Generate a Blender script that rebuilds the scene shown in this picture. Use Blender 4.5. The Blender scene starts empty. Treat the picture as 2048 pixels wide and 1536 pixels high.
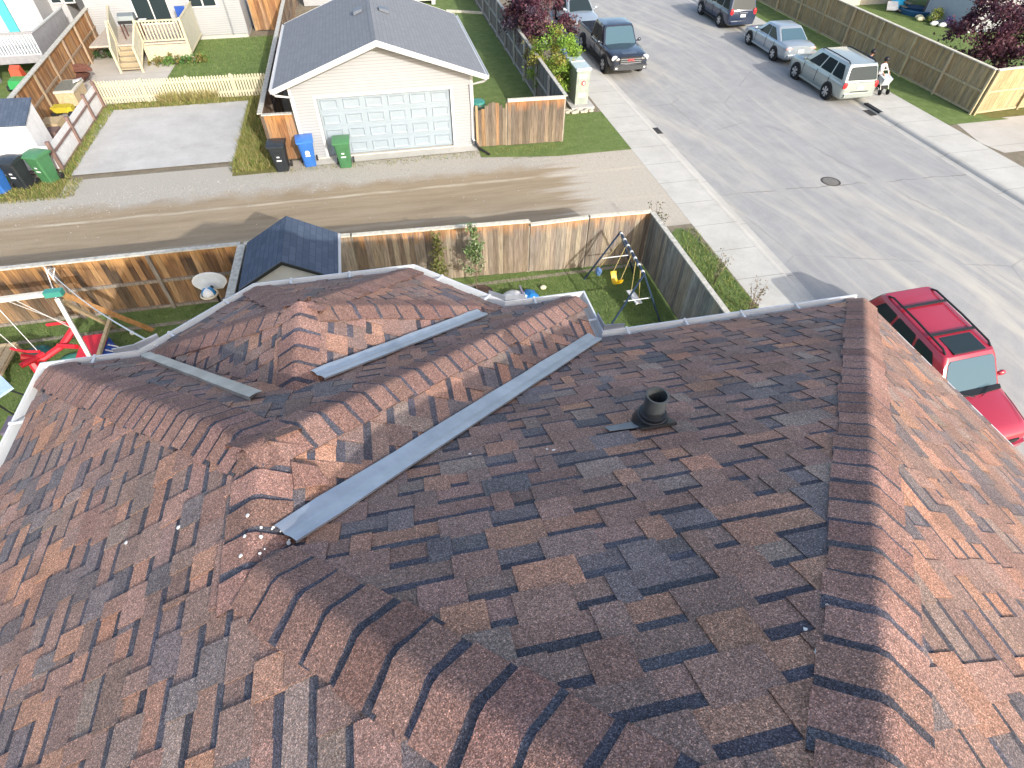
import bpy, bmesh, math, random
from mathutils import Vector, Matrix
from math import sin, cos, pi, radians, sqrt, atan2
random.seed(7)
S = bpy.context.scene
COL = S.collection

# ------------------------------------------------------------------ camera
YAW, PITCH, ROLL, CAMH, FPX = .2211, .8216, .0092, 10.18, 1125.4
def cam_axes():
    ex = Vector((cos(YAW), sin(YAW), 0)); ey = Vector((-sin(YAW), cos(YAW), 0))
    f = Vector((0, cos(PITCH), -sin(PITCH))); r = Vector((1, 0, 0)); u = r.cross(f)
    r2 = r*cos(ROLL)+u*sin(ROLL); u2 = -r*sin(ROLL)+u*cos(ROLL)
    al = lambda v: Vector((v.dot(ex), v.dot(ey), v.z))
    return al(r2), al(u2), al(f)
cd = bpy.data.cameras.new('camera'); cam = bpy.data.objects.new('camera', cd); COL.objects.link(cam)
r_, u_, f_ = cam_axes()
m_ = Matrix((r_, u_, -f_)).transposed().to_4x4(); m_.translation = (0, 0, CAMH)
cam.matrix_world = m_
cd.sensor_width = 36; cd.lens = 36*FPX/2048; cd.clip_start = .05; cd.clip_end = 2000
S.camera = cam

# ------------------------------------------------------------------ light
SUNV = Vector((.75, -2.0, 1.0))
el = atan2(1, sqrt(.75**2+2.0**2))
w = bpy.data.worlds.new('World'); S.world = w; w.use_nodes = True
nt = w.node_tree; bg = nt.nodes['Background']; sky = nt.nodes.new('ShaderNodeTexSky')
sky.sky_type = 'NISHITA'; sky.sun_disc = False; sky.sun_elevation = el
sky.sun_rotation = atan2(SUNV.x, SUNV.y); sky.air_density = 1.0; sky.dust_density = 3.0; sky.ozone_density = .7
nt.links.new(sky.outputs[0], bg.inputs[0]); bg.inputs[1].default_value = .15
sd = bpy.data.lights.new('sun', 'SUN'); sd.energy = 2.05; sd.angle = radians(.53); sd.color = (1, .972, .93)
so = bpy.data.objects.new('sun', sd); COL.objects.link(so)
so.rotation_euler = (-SUNV).to_track_quat('-Z', 'Y').to_euler(); so.location = (20, -40, 40)
S.view_settings.view_transform = 'Standard'; S.view_settings.look = 'None'
S.view_settings.gamma = 1; S.view_settings.exposure = 1.3
S.view_settings.use_curve_mapping = False

# ------------------------------------------------------------------ materials
def lin(h):
    h = h.lstrip('#'); o = []
    for i in (0, 2, 4):
        c = int(h[i:i+2], 16)/255
        o.append(c/12.92 if c <= .04045 else ((c+.055)/1.055)**2.4)
    return tuple(o)
MATS = {}
class NG:
    def __init__(s, m): s.t = m.node_tree; s.n = s.t.nodes; s.l = s.t.links
    def new(s, ty, **k):
        n = s.n.new(ty)
        for a, v in k.items(): setattr(n, a, v)
        return n
    def link(s, a, b): s.l.new(a, b)
    def coord(s, scale=(1, 1, 1), rot=(0, 0, 0)):
        tc = s.new('ShaderNodeTexCoord'); mp = s.new('ShaderNodeMapping')
        mp.inputs['Scale'].default_value = scale; mp.inputs['Rotation'].default_value = rot
        s.link(tc.outputs['Object'], mp.inputs[0]); return mp.outputs[0]
    def coord2(s, scale, rot):
        tc = s.new('ShaderNodeTexCoord'); mp = s.new('ShaderNodeMapping', vector_type='TEXTURE')
        mp.inputs['Scale'].default_value = tuple(1/q for q in scale); mp.inputs['Rotation'].default_value = (0, 0, rot)
        s.link(tc.outputs['Object'], mp.inputs[0]); return mp.outputs[0]
    def noise(s, vec, scale, detail=3, rough=.55, dist=0):
        n = s.new('ShaderNodeTexNoise'); n.inputs['Scale'].default_value = scale; n.inputs['Detail'].default_value = detail
        n.inputs['Roughness'].default_value = rough; n.inputs['Distortion'].default_value = dist
        s.link(vec, n.inputs['Vector']); return n.outputs[0]
    def ramp(s, fac, stops):
        r = s.new('ShaderNodeValToRGB'); e = r.color_ramp.elements
        while len(e) < len(stops): e.new(.5)
        for i, (p, c) in enumerate(stops):
            e[i].position = p; e[i].color = (c, c, c, 1) if isinstance(c, (int, float)) else (*c, 1)
        s.link(fac, r.inputs[0]); return r.outputs[0]
    def mix(s, fac, a, b, mode='MIX'):
        m = s.new('ShaderNodeMix', data_type='RGBA', blend_type=mode)
        for sock, v in ((m.inputs[0], fac), (m.inputs[6], a), (m.inputs[7], b)):
            if hasattr(v, 'is_linked') or hasattr(v, 'links'): s.link(v, sock)
            elif isinstance(v, (int, float)): sock.default_value = v
            else: sock.default_value = (*v, 1)
        return m.outputs[2]
    def math(s, op, a, b=0.0):
        m = s.new('ShaderNodeMath', operation=op)
        for sock, v in ((m.inputs[0], a), (m.inputs[1], b)):
            if isinstance(v, (int, float)): sock.default_value = v
            else: s.link(v, sock)
        return m.outputs[0]
    def xyz(s, vec):
        n = s.new('ShaderNodeSeparateXYZ'); s.link(vec, n.inputs[0]); return n.outputs
    def bump(s, h, strength, dist=.01):
        b = s.new('ShaderNodeBump'); b.inputs['Strength'].default_value = strength; b.inputs['Distance'].default_value = dist
        s.link(h, b.inputs['Height']); return b.outputs[0]
def newmat(name):
    m = bpy.data.materials.new(name); m.use_nodes = True
    g = NG(m); g.b = m.node_tree.nodes['Principled BSDF']; MATS[name] = m
    return m, g
def setb(g, col=None, rough=.6, metal=0, spec=.4):
    if col is not None:
        if isinstance(col, tuple): g.b.inputs['Base Color'].default_value = (*col, 1)
        else: g.link(col, g.b.inputs['Base Color'])
    g.b.inputs['Roughness'].default_value = rough; g.b.inputs['Metallic'].default_value = metal
    g.b.inputs['Specular IOR Level'].default_value = spec
def mat(name, col, rough=.6, metal=0, spec=.4, var=.12, vs=6, bump=0, bs=80, coat=0):
    """plain surface with a little dirt variation"""
    if name in MATS: return MATS[name]
    m, g = newmat(name); v = g.coord()
    n = g.noise(v, vs, 5, .6)
    c = g.mix(1.0, col, g.ramp(n, [(.25, 1-var*1.6), (.75, 1+var*.5)]), 'MULTIPLY')
    setb(g, c, rough, metal, spec)
    if bump: g.link(g.bump(g.noise(v, bs, 3), bump), g.b.inputs['Normal'])
    if coat:
        g.b.inputs['Coat Weight'].default_value = coat; g.b.inputs['Coat Roughness'].default_value = .05
    return m
def attr_col(g, name='Col'):
    a = g.new('ShaderNodeVertexColor'); a.layer_name = name; return a.outputs[0]
def mat_col(name, rough=.75, vs=20, var=.2, stretch=(1, 1, 1), bump=.15, bs=60, spec=.25):
    """colour comes from the mesh's own Col attribute"""
    if name in MATS: return MATS[name]
    m, g = newmat(name); v = g.coord(stretch)
    n = g.noise(v, vs, 5, .65)
    c = g.mix(1.0, attr_col(g), g.ramp(n, [(.25, 1-var*1.4), (.75, 1+var)]), 'MULTIPLY')
    setb(g, c, rough, 0, spec)
    g.link(g.bump(g.noise(v, bs, 3), bump), g.b.inputs['Normal'])
    return m
def mat_shingle(name, gr=330, contrast=1.0):
    m, g = newmat(name); v = g.coord()
    vo = g.new('ShaderNodeTexVoronoi'); vo.inputs['Scale'].default_value = gr; g.link(v, vo.inputs['Vector'])
    sp = g.xyz(vo.outputs['Color'])[0]
    fine = g.ramp(sp, [(0, .55), (.35, .82), (.7, 1.15), (.9, 1.6), (1, 2.2)])
    vo2 = g.new('ShaderNodeTexVoronoi'); vo2.inputs['Scale'].default_value = gr*.42; g.link(v, vo2.inputs['Vector'])
    mid = g.ramp(g.xyz(vo2.outputs['Color'])[1], [(0, .78), (.5, 1.0), (1, 1.26)])
    big = g.ramp(g.noise(v, 2.2, 6, .7), [(.3, .8), (.7, 1.14)])
    c = g.mix(1.0, attr_col(g), fine, 'MULTIPLY'); c = g.mix(1.0, c, mid, 'MULTIPLY'); c = g.mix(1.0, c, big, 'MULTIPLY')
    # rust coloured and pale granules in the blend
    c = g.mix(g.ramp(g.xyz(vo.outputs['Color'])[2], [(.84, 0), (.88, .8)]), c, g.mix(1.0, c, (1.9, 1.6, 1.4), 'MULTIPLY'))
    setb(g, c, .92, 0, .18)
    g.link(g.bump(vo.outputs['Distance'], .35, .004), g.b.inputs['Normal'])
    return m
def mat_leaf(name, rough=.55):
    m, g = newmat(name)
    c = attr_col(g); setb(g, c, rough, 0, .3)
    tr = g.new('ShaderNodeBsdfTranslucent'); g.link(c, tr.inputs[0])
    mx = g.new('ShaderNodeMixShader'); mx.inputs[0].default_value = .3
    g.link(g.b.outputs[0], mx.inputs[1]); g.link(tr.outputs[0], mx.inputs[2])
    g.link(mx.outputs[0], g.n['Material Output'].inputs[0]); return m
def mat_glass(name, col, rough=.10):
    m, g = newmat(name); setb(g, col, rough, 0, .2)
    return m

# ------------------------------------------------------------------ mesh helpers
class MB:
    def __init__(s): s.v = []; s.f = []; s.c = []
    def vert(s, p): s.v.append(Vector(p)); return len(s.v)-1
    def face(s, idx, col=None): s.f.append(tuple(idx)); s.c.append(col)
    def poly(s, pts, col=None): s.face([s.vert(p) for p in pts], col)
    def hexa(s, b, t, col=None):
        """b, t: four bottom points and four top points, counter clockwise"""
        i = [s.vert(p) for p in b]+[s.vert(p) for p in t]
        s.face((i[3], i[2], i[1], i[0]), col); s.face((i[4], i[5], i[6], i[7]), col)
        for k in range(4):
            j = (k+1) % 4; s.face((i[k], i[j], i[j+4], i[k+4]), col)
    def box(s, x0, x1, y0, y1, z0, z1, col=None):
        s.hexa([(x0, y0, z0), (x1, y0, z0), (x1, y1, z0), (x0, y1, z0)], [(x0, y0, z1), (x1, y0, z1), (x1, y1, z1), (x0, y1, z1)], col)
    def beam(s, a, b, wd, ht, col=None, up=(0, 0, 1)):
        a, b = Vector(a), Vector(b); d = (b-a).normalized(); up = Vector(up)
        if abs(d.dot(up)) > .98: up = Vector((0, 1, 0))
        sd = d.cross(up).normalized()*wd/2; u = sd.cross(d).normalized()*ht/2
        s.hexa([a-sd-u, a+sd-u, b+sd-u, b-sd-u], [a-sd+u, a+sd+u, b+sd+u, b-sd+u], col)
    def tube(s, pts, r, n=8, col=None, caps=True):
        pts = [Vector(p) for p in pts]; rs = r if isinstance(r, (list, tuple)) else [r]*len(pts)
        rings = []; ref = None
        for i, p in enumerate(pts):
            d = (pts[min(i+1, len(pts)-1)]-pts[max(i-1, 0)]).normalized()
            if ref is None: ref = Vector((0, 0, 1)) if abs(d.z) < .9 else Vector((1, 0, 0))
            a = d.cross(ref).normalized(); b = d.cross(a).normalized(); ref = -b if False else ref
            rings.append([s.vert(p+(a*cos(2*pi*k/n)+b*sin(2*pi*k/n))*rs[i]) for k in range(n)])
        for A, B in zip(rings, rings[1:]):
            for k in range(n): s.face((A[k], A[(k+1) % n], B[(k+1) % n], B[k]), col)
        if caps: s.face(rings[0], col); s.face(rings[-1][::-1], col)
    def lathe(s, prof, o=(0, 0, 0), axis='z', n=24, col=None):
        o = Vector(o); rings = []
        for r, h in prof:
            ring = []
            for k in range(n):
                a = 2*pi*k/n; x, y = r*cos(a), r*sin(a)
                p = {'z': (x, y, h), 'y': (x, h, y), 'x': (h, x, y)}[axis]; ring.append(s.vert(o+Vector(p)))
            rings.append(ring)
        for A, B in zip(rings, rings[1:]):
            for k in range(n): s.face((A[k], A[(k+1) % n], B[(k+1) % n], B[k]), col)
        s.face(rings[0][::-1], col); s.face(rings[-1], col)
    def prism(s, poly, vec, col=None):
        vec = Vector(vec); a = [s.vert(p) for p in poly]; b = [s.vert(Vector(p)+vec) for p in poly]
        s.face(a[::-1], col); s.face(b, col); n = len(poly)
        for k in range(n): s.face((a[k], a[(k+1) % n], b[(k+1) % n], b[k]), col)
    def ball(s, o, r, n=10, m=7, col=None, sc=(1, 1, 1)):
        prof = [(max(.001, sin(pi*i/m))*1, -cos(pi*i/m)) for i in range(m+1)]
        st = len(s.v); s.lathe(prof, (0, 0, 0), 'z', n, col)
        for i in range(st, len(s.v)):
            q = s.v[i]; s.v[i] = Vector((o[0]+q.x*r*sc[0], o[1]+q.y*r*sc[1], o[2]+q.z*r*sc[2]))
    def build(s, name, m, parent=None, smooth=False, sharp=35, frame=None):
        me = bpy.data.meshes.new(name)
        off = Vector(frame) if frame is not None else (Vector(FR.get(parent.name, (0, 0, 0))) if parent else Vector((0, 0, 0)))
        me.from_pydata([tuple(p-off) for p in s.v], [], s.f); me.validate(verbose=False)
        if any(c is not None for c in s.c) and len(me.polygons) == len(s.c):
            ca = me.color_attributes.new('Col', 'FLOAT_COLOR', 'CORNER')
            dat = []
            for p, c in zip(me.polygons, s.c):
                if c is None: c = (.5, .5, .5)
                if len(c) == p.loop_total and isinstance(c[0], (tuple, list)):
                    for q in c: dat.extend((*q, 1))
                else:
                    for _ in range(p.loop_total): dat.extend((*c, 1))
            ca.data.foreach_set('color', dat)
        bm = bmesh.new(); bm.from_mesh(me); bmesh.ops.recalc_face_normals(bm, faces=bm.faces); bm.to_mesh(me); bm.free()
        if smooth:
            for p in me.polygons: p.use_smooth = True
            me.set_sharp_from_angle(angle=radians(sharp))
        me.materials.append(m if not isinstance(m, str) else MATS[m])
        o = bpy.data.objects.new(name, me); COL.objects.link(o)
        if parent:
            o.parent = parent; FR[o.name] = FR.get(parent.name, (0, 0, 0))
        return o
FR = {}
def thing(name, label, cat, loc=(0, 0, 0), group=None):
    o = bpy.data.objects.new(name, None); COL.objects.link(o); o.empty_display_size = .2
    o.location = loc; FR[o.name] = tuple(loc); o['label'] = label; o['category'] = cat
    if group: o['group'] = group
    return o
def tag(o, label, cat, group=None, kind=None):
    o['label'] = label; o['category'] = cat
    if group: o['group'] = group
    if kind: o['kind'] = kind
    return o
def structure(o): o['kind'] = 'structure'; return o
def kids(o): return [c for c in bpy.data.objects if c.parent == o]
def copy_tree(o, parent=None):
    c = o.copy(); COL.objects.link(c)
    if parent: c.parent = parent
    for ch in kids(o): copy_tree(ch, c)
    return c
def put(o, loc, rz=0, label=None, group=None):
    o.location = loc; o.rotation_euler = (0, 0, rz)
    if label: o['label'] = label
    if group: o['group'] = group
    return o
def vary(c, a=.15):
    k = 1+random.uniform(-a, a); return tuple(max(0, x*k*(1+random.uniform(-a, a)*.14)) for x in c)
def lerp(a, b, t): return a+(b-a)*t
def mixc(a, b, t): return tuple(lerp(x, y, t) for x, y in zip(a, b))
def text_mesh(txt, size, depth=.004):
    cu = bpy.data.curves.new('t', 'FONT'); cu.body = txt; cu.size = size; cu.extrude = depth; cu.align_x = 'CENTER'; cu.align_y = 'CENTER'
    o = bpy.data.objects.new('t', cu); COL.objects.link(o)
    bpy.context.view_layer.update()
    me = o.to_mesh(); mb = MB()
    mb.v = [Vector(v.co) for v in me.vertices]; mb.f = [tuple(p.vertices) for p in me.polygons]; mb.c = [None]*len(mb.f)
    o.to_mesh_clear(); bpy.data.objects.remove(o); return mb
def xform(mb, M):
    mb.v = [M @ p for p in mb.v]; return mb

# ================================================================== SETTING
def zs(x, y):   # the street falls away beside the house
    return -.085*max(0, 10.6-y) if x > 7.6 else 0
def sheet(name, rows, z, m, nx=6):
    mb = MB(); R = []
    rr = []
    for (y0, a0, b0), (y1, a1, b1) in zip(rows, rows[1:]):
        n = max(1, int(abs(y1-y0)/2.0)) if abs(y1-y0) < 200 else 1
        for k in range(n): t = k/n; rr.append((lerp(y0, y1, t), lerp(a0, a1, t), lerp(b0, b1, t)))
    rr.append(rows[-1])
    for y, a, b in rr:
        R.append([mb.vert((lerp(a, b, k/nx), y, z+zs(lerp(a, b, k/nx), y))) for k in range(nx+1)])
    for A, B in zip(R, R[1:]):
        for k in range(nx): mb.face((A[k], A[k+1], B[k+1], B[k]))
    return structure(mb.build(name, m, smooth=True, sharp=60))

def mat_road():
    m, g = newmat('asphalt'); v = g.coord()
    base = g.ramp(g.noise(v, 1.1, 8, .7), [(.3, (.262, .260, .255)), (.7, (.325, .320, .310))])
    fine = g.ramp(g.noise(v, 90, 3, .7), [(.3, .78), (.7, 1.18)])
    c = g.mix(1.0, base, fine, 'MULTIPLY')
    # pale sand dragged along the street and swept round the corner
    vs_ = g.coord((1.1, .10, 1), (0, 0, .03)); s1 = g.ramp(g.noise(vs_, 1.6, 6, .6, .5), [(.5, 0), (.7, .5)])
    c = g.mix(s1, c, (.43, .40, .345))
    x, y, _ = g.xyz(v)
    for rot, sc, amt, lo in ((.33, (1.3, .06, 1), .5, .50), (.12, (2.0, .045, 1), .4, .52), (-.85, (1.1, .09, 1), .22, .54)):
        st_ = g.ramp(g.noise(g.coord2(sc, rot), 1.0, 6, .62, .25), [(lo, 0), (lo+.14, amt)])
        st_ = g.mix(1.0, st_, g.ramp(g.noise(v, .13, 3), [(.40, .1), (.58, 1)]), 'MULTIPLY'); c = g.mix(st_, c, (.47, .435, .365))
    sm = g.math('ABSOLUTE', g.math('ADD', g.math('ADD', y, -17.75), g.math('ADD', g.math('MULTIPLY', x, .045), g.math('MULTIPLY', g.noise(v, 1.2, 4), .5))))
    c = g.mix(g.mix(1.0, g.ramp(sm, [(.018, .7), (.05, 0)]), g.ramp(g.noise(v, 1.0, 3), [(.4, 0), (.55, 1)]), 'MULTIPLY'), c, (.17, .155, .14))
    vc = g.new('ShaderNodeTexVoronoi', feature='DISTANCE_TO_EDGE'); vc.inputs['Scale'].default_value = .16; g.link(g.mix(.12, v, g.noise(v, 2, 4)), vc.inputs['Vector'])
    c = g.mix(g.mix(1.0, g.ramp(vc.outputs[0], [(.002, .45), (.005, 0)]), g.ramp(g.noise(v, .5, 3), [(.45, 0), (.6, 1)]), 'MULTIPLY'), c, (.16, .155, .15))
    dk = g.ramp(g.noise(g.coord((.5, .12, 1), (0, 0, .5)), 1.0, 5, .6), [(.55, 0), (.75, .35)])
    c = g.mix(dk, c, (.225, .227, .235))
    setb(g, c, .9, 0, .25); g.link(g.bump(g.noise(v, 120, 2), .25), g.b.inputs['Normal']); return m
def mat_conc(name, a, b, joint=None, axis=1):
    m, g = newmat(name); v = g.coord()
    c = g.ramp(g.noise(v, .9, 8, .7), [(.3, a), (.7, b)])
    c = g.mix(1.0, c, g.ramp(g.noise(v, 45, 4, .7), [(.3, .86), (.7, 1.1)]), 'MULTIPLY')
    c = g.mix(g.ramp(g.noise(v, .35, 6, .75), [(.52, 0), (.7, .45)]), c, mixc(a, (.2, .17, .12), .5))
    if joint:
        y = g.xyz(v)[axis]; fr = g.math('FRACT', g.math('DIVIDE', y, joint)); ln = g.math('LESS_THAN', fr, .02/joint)
        c = g.mix(g.math('MULTIPLY', ln, .65), c, (.10, .095, .085))
    setb(g, c, .88, 0, .25); g.link(g.bump(g.noise(v, 70, 3), .2), g.b.inputs['Normal']); return m
def mat_alley():
    m, g = newmat('alley_dirt'); v = g.coord(); x, y, _ = g.xyz(v)
    vs_ = g.coord((.12, 1, 1), (0, 0, .04))
    dirt = g.ramp(g.noise(vs_, 3.0, 7, .65), [(.3, (.245, .188, .122)), (.7, (.34, .272, .185))])
    grav = g.ramp(g.noise(v, 26, 6, .8), [(.3, (.25, .23, .195)), (.5, (.37, .345, .295)), (.72, (.50, .47, .41))])
    pale = g.ramp(g.noise(v, 9, 7, .75), [(.3, (.37, .33, .27)), (.7, (.47, .425, .355))])
    wob = g.math('MULTIPLY', g.math('SUBTRACT', g.noise(v, .9, 5), .5), 1.5)
    yy = g.math('ADD', y, wob)
    # tilted in plan: damp wheel-worn dirt up to about y=19.6, loose gravel past it
    edge = g.ramp(g.math('ADD', yy, -19.9), [(0, 0), (.7, 1)])
    c = g.mix(edge, dirt, grav)
    # damp dirt ends in smeared fingers towards the street
    fing = g.math('MULTIPLY', g.math('SUBTRACT', g.noise(g.coord((.18, 2.6, 1)), 1.6, 5), .5), 5.5)
    xe = g.ramp(g.math('MULTIPLY', g.math('ADD', g.math('ADD', x, fing), -5.6), .8), [(0, 0), (.9, 1)])
    c = g.mix(xe, c, pale)
    # two dry pale strips between the wheel tracks
    for y0, wd, k in ((19.42, .07, .75), (17.2, .10, .35), (15.4, .1, .3)):
        d = g.math('ABSOLUTE', g.math('SUBTRACT', g.math('ADD', y, g.math('MULTIPLY', wob, .12)), y0))
        s = g.ramp(g.math('MULTIPLY', d, 1/wd/3), [(.15, k), (.5, 0)]); s = g.mix(1.0, s, g.ramp(g.noise(g.coord((.5, 1, 1)), 1.4, 4), [(.35, .25), (.6, 1)]), 'MULTIPLY')
        c = g.mix(s, c, (.50, .44, .34))
    nr = g.ramp(g.math('SUBTRACT', 15.6, yy), [(0, 0), (.9, .55)]); c = g.mix(nr, c, (.27, .25, .22))
    c = g.mix(1.0, c, g.ramp(g.noise(v, 60, 3, .75), [(.3, .72), (.7, 1.25)]), 'MULTIPLY')
    setb(g, c, .95, 0, .15); g.link(g.bump(g.noise(v, 30, 6, .8), .6, .03), g.b.inputs['Normal']); return m
def mat_grass(name, a, b, d, sc=1.0):
    m, g = newmat(name); v = g.coord()
    c = g.ramp(g.noise(v, 2.4*sc, 8, .75), [(.28, a), (.55, b), (.8, d)])
    c = g.mix(1.0, c, g.ramp(g.noise(v, 55, 4, .8), [(.3, .55), (.7, 1.4)]), 'MULTIPLY')
    setb(g, c, .9, 0, .15); g.link(g.bump(g.noise(v, 60, 4, .8), .8, .04), g.b.inputs['Normal']); return m
mat_road(); mat_alley()
mat_conc('concrete_walk', (.40, .385, .345), (.50, .485, .44), 1.5)
mat_conc('concrete_curb', (.38, .365, .33), (.47, .45, .41), 3.0)
mat_conc('concrete_pad', (.36, .35, .33), (.47, .46, .435))
mat_conc('concrete_patio', (.40, .37, .32), (.48, .45, .40), 2.6)
mat_grass('lawn_green', (.095, .14, .042), (.15, .205, .066), (.23, .265, .105))
mat_grass('lawn_dry', (.13, .12, .045), (.17, .165, .055), (.22, .19, .09), 1.6)
mat_grass('soil', (.17, .145, .105), (.24, .205, .15), (.31, .265, .2))
mat_grass('base_ground', (.10, .10, .05), (.14, .13, .075), (.18, .165, .11), .3)

sheet('ground', [(-300, -400, 400), (500, -400, 400)], -1.6, MATS['base_ground'], 1)
sheet('road', [(-30, 11.28, 21.85), (70, 11.28, 21.85)], -.12, MATS['asphalt'], 6)
sheet('alley', [(13.3, -60, 9.57), (22.6, -60, 9.57)], 0, MATS['alley_dirt'], 8)
sheet('sidewalk', [(-30, 9.57, 11.0), (70, 9.57, 11.0)], .004, MATS['concrete_walk'], 2)
sheet('pavement', [(-30, 22.15, 24.02), (70, 22.15, 24.02)], .004, MATS['concrete_walk'], 2)
def curb(x0, x1, name):
    mb = MB(); s = 1 if x1 > x0 else -1; R = []
    prof = [(x0, .006), (x0+.14*(x1-x0)/.3, .004), (x0+.2*(x1-x0)/.3, -.03), (x0+.25*(x1-x0)/.3, -.1), (x1, -.114), (x1+s*.22, -.117), (x1+s*.22, -.2)]
    y = -30
    while y <= 70: R.append([mb.vert((px, y, pz+zs(px, y))) for px, pz in prof]); y += 2
    for A, B in zip(R, R[1:]):
        for k in range(len(prof)-1): mb.face((A[k], A[k+1], B[k+1], B[k]))
    structure(mb.build(name, MATS['concrete_curb'], smooth=True, sharp=30))
curb(11.0, 11.3, 'kerb'); curb(22.15, 21.85, 'kerb')
# our side: yards, boulevard
sheet('yard_lawn', [(-12, -30, 7.1), (13.45, -30, 7.1)], -.004, MATS['lawn_green'], 6)
sheet('yard_edge', [(13.44, -30, 7.1), (14.1, -30, 3.5), (14.3, -30, -3)], .006, MATS['lawn_green'], 4)
sheet('boulevard', [(-30, 7.1, 9.57), (15.2, 7.1, 9.57)], .008, MATS['soil'], 3)
sheet('boulevard_lawn', [(-30, 7.3, 9.57), (10.8, 7.5, 9.55), (12.6, 7.9, 9.5), (14.6, 8.5, 9.3), (15.0, 8.9, 9.1)], .014, MATS['lawn_green'], 4)
# across the alley
sheet('lot_ground', [(22.3, -60, 9.57), (70, -60, 9.57)], -.02, MATS['soil'], 6)
sheet('parking_pad', [(22.95, -11.75, -5.95), (29.15, -12.1, -6.0)], .03, MATS['concrete_pad'], 2)
sheet('weed_strip', [(21.75, -5.9, -3.9), (22.9, -5.92, -4.2), (29.3, -5.95, -4.6)], .012, MATS['lawn_dry'], 2)
sheet('weed_edge', [(21.4, -20, -11.7), (22.9, -12.1, -11.75), (29.9, -12.25, -11.95)], .012, MATS['lawn_dry'], 2)
sheet('weed_back', [(29.15, -12.2, -4.6), (29.9, -12.3, -4.6)], .014, MATS['lawn_dry'], 2)
sheet('back_lawn', [(30.0, -10.3, -4.55), (39, -10.0, -4.55)], .0, MATS['lawn_green'], 3)
sheet('patio', [(23.4, -14.3, -12.2), (29.9, -14.3, -12.2), (30.0, -14.4, -10.3), (39, -14.6, -10.0)], .02, MATS['concrete_patio'], 2)
sheet('left_lawn', [(23, -40, -13.8), (46, -40, -14.9)], .0, MATS['lawn_green'], 3)
sheet('side_lawn', [(22.3, 3.45, 7.05), (60, 3.45, 7.05)], .0, MATS['lawn_green'], 3)
sheet('corner_lawn', [(20.9, 6.5, 9.57), (21.4, 3.5, 9.57), (22.3, 3.5, 9.57), (24.75, 7.0, 9.57)], .016, MATS['lawn_green'], 3)
sheet('planting_bed', [(24.75, 7.1, 9.57), (60, 7.1, 9.57)], .01, MATS['soil'], 2)
sheet('garage_apron', [(21.95, -3.2, 3.45), (22.5, -3.2, 3.45)], .05, MATS['concrete_walk'], 2)
# right of the street
sheet('verge_lawn', [(20.4, 24.02, 27.2), (21.2, 24.02, 26.2), (70, 24.02, 26.2)], .004, MATS['lawn_green'], 2)
sheet('side_lane', [(-30, 24.02, 90), (20.4, 24.02, 90)], -.006, MATS['soil'], 3)
sheet('gravel_lane', [(17.6, 24.3, 60), (18.6, 24.02, 60), (20.9, 24.6, 60)], .0, MATS['concrete_patio'], 4)
sheet('right_lawn', [(21.2, 25.9, 90), (70, 26.1, 90)], -.002, MATS['lawn_green'], 3)
sheet('verge_strip', [(20.6, 26.5, 60), (21.5, 26.0, 60)], .008, MATS['lawn_dry'], 2)

# ================================================================== THE SHINGLED HOUSE
HX, HY, ZE, PT = 1.680, 3.759, 6.481, .5808
xL, xR, yW, x2, x5, x3, x4, y3 = -5.020, 2.93, .649, -4.244, -.785, -3.285, -1.655, 1.50
w1 = -xL/2; hw_ = (xR-xL)/2; YB = -9.0
def Hp(x, y, h): return Vector((HX+x, HY+y, ZE+h))
P1, P2, P3, P4, P5, P6, P7, P8 = [Hp(x, y, 0) for x, y in ((xL, yW), (x2, yW), (x3, y3), (x4, y3), (x5, yW), (0, yW), (0, 0), (xR, 0))]
J1 = Hp(xL/2, yW-w1, w1*PT); K = Hp(xL/2, -w1, w1*PT); AP = Hp((xL+xR)/2, -hw_, hw_*PT); AE = Hp((xL+xR)/2, YB, hw_*PT)
w2 = (x5-x2)/2; xc = (x2+x5)/2; B = Hp(xc, y3-w2, w2*PT); Q = Hp(xc, yW-w2, w2*PT)
LE = Hp(xL, YB, 0); RE = Hp(xR, YB, 0); LK = Hp(xL, -w1, 0); RA = Hp(xR, -hw_, 0)
mat_shingle('shingle'); mat_shingle('cap_shingle', 310)
SH_COL = [((.243, .154, .126), 34), ((.210, .144, .122), 28), ((.305, .178, .130), 16), ((.345, .190, .130), 5), ((.156, .130, .128), 12), ((.124, .110, .115), 5), ((.232, .176, .150), 8)]
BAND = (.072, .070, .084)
def pick():
    r = random.uniform(0, sum(k for _, k in SH_COL))
    for c, k in SH_COL:
        r -= k
        if r <= 0: return vary(c, .13)
    return SH_COL[0][0]
def clip(poly, planes):
    for (a, b, c) in planes:       # keep a*s+b*t+c >= 0
        out = []
        for i in range(len(poly)):
            p, q = poly[i], poly[(i+1) % len(poly)]
            dp, dq = a*p[0]+b*p[1]+c, a*q[0]+b*q[1]+c
            if dp >= 0: out.append(p)
            if dp*dq < 0:
                t = dp/(dp-dq); out.append((lerp(p[0], q[0], t), lerp(p[1], q[1], t)))
        poly = out
        if len(poly) < 3: return []
    return poly
EXP = .1497
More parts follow.
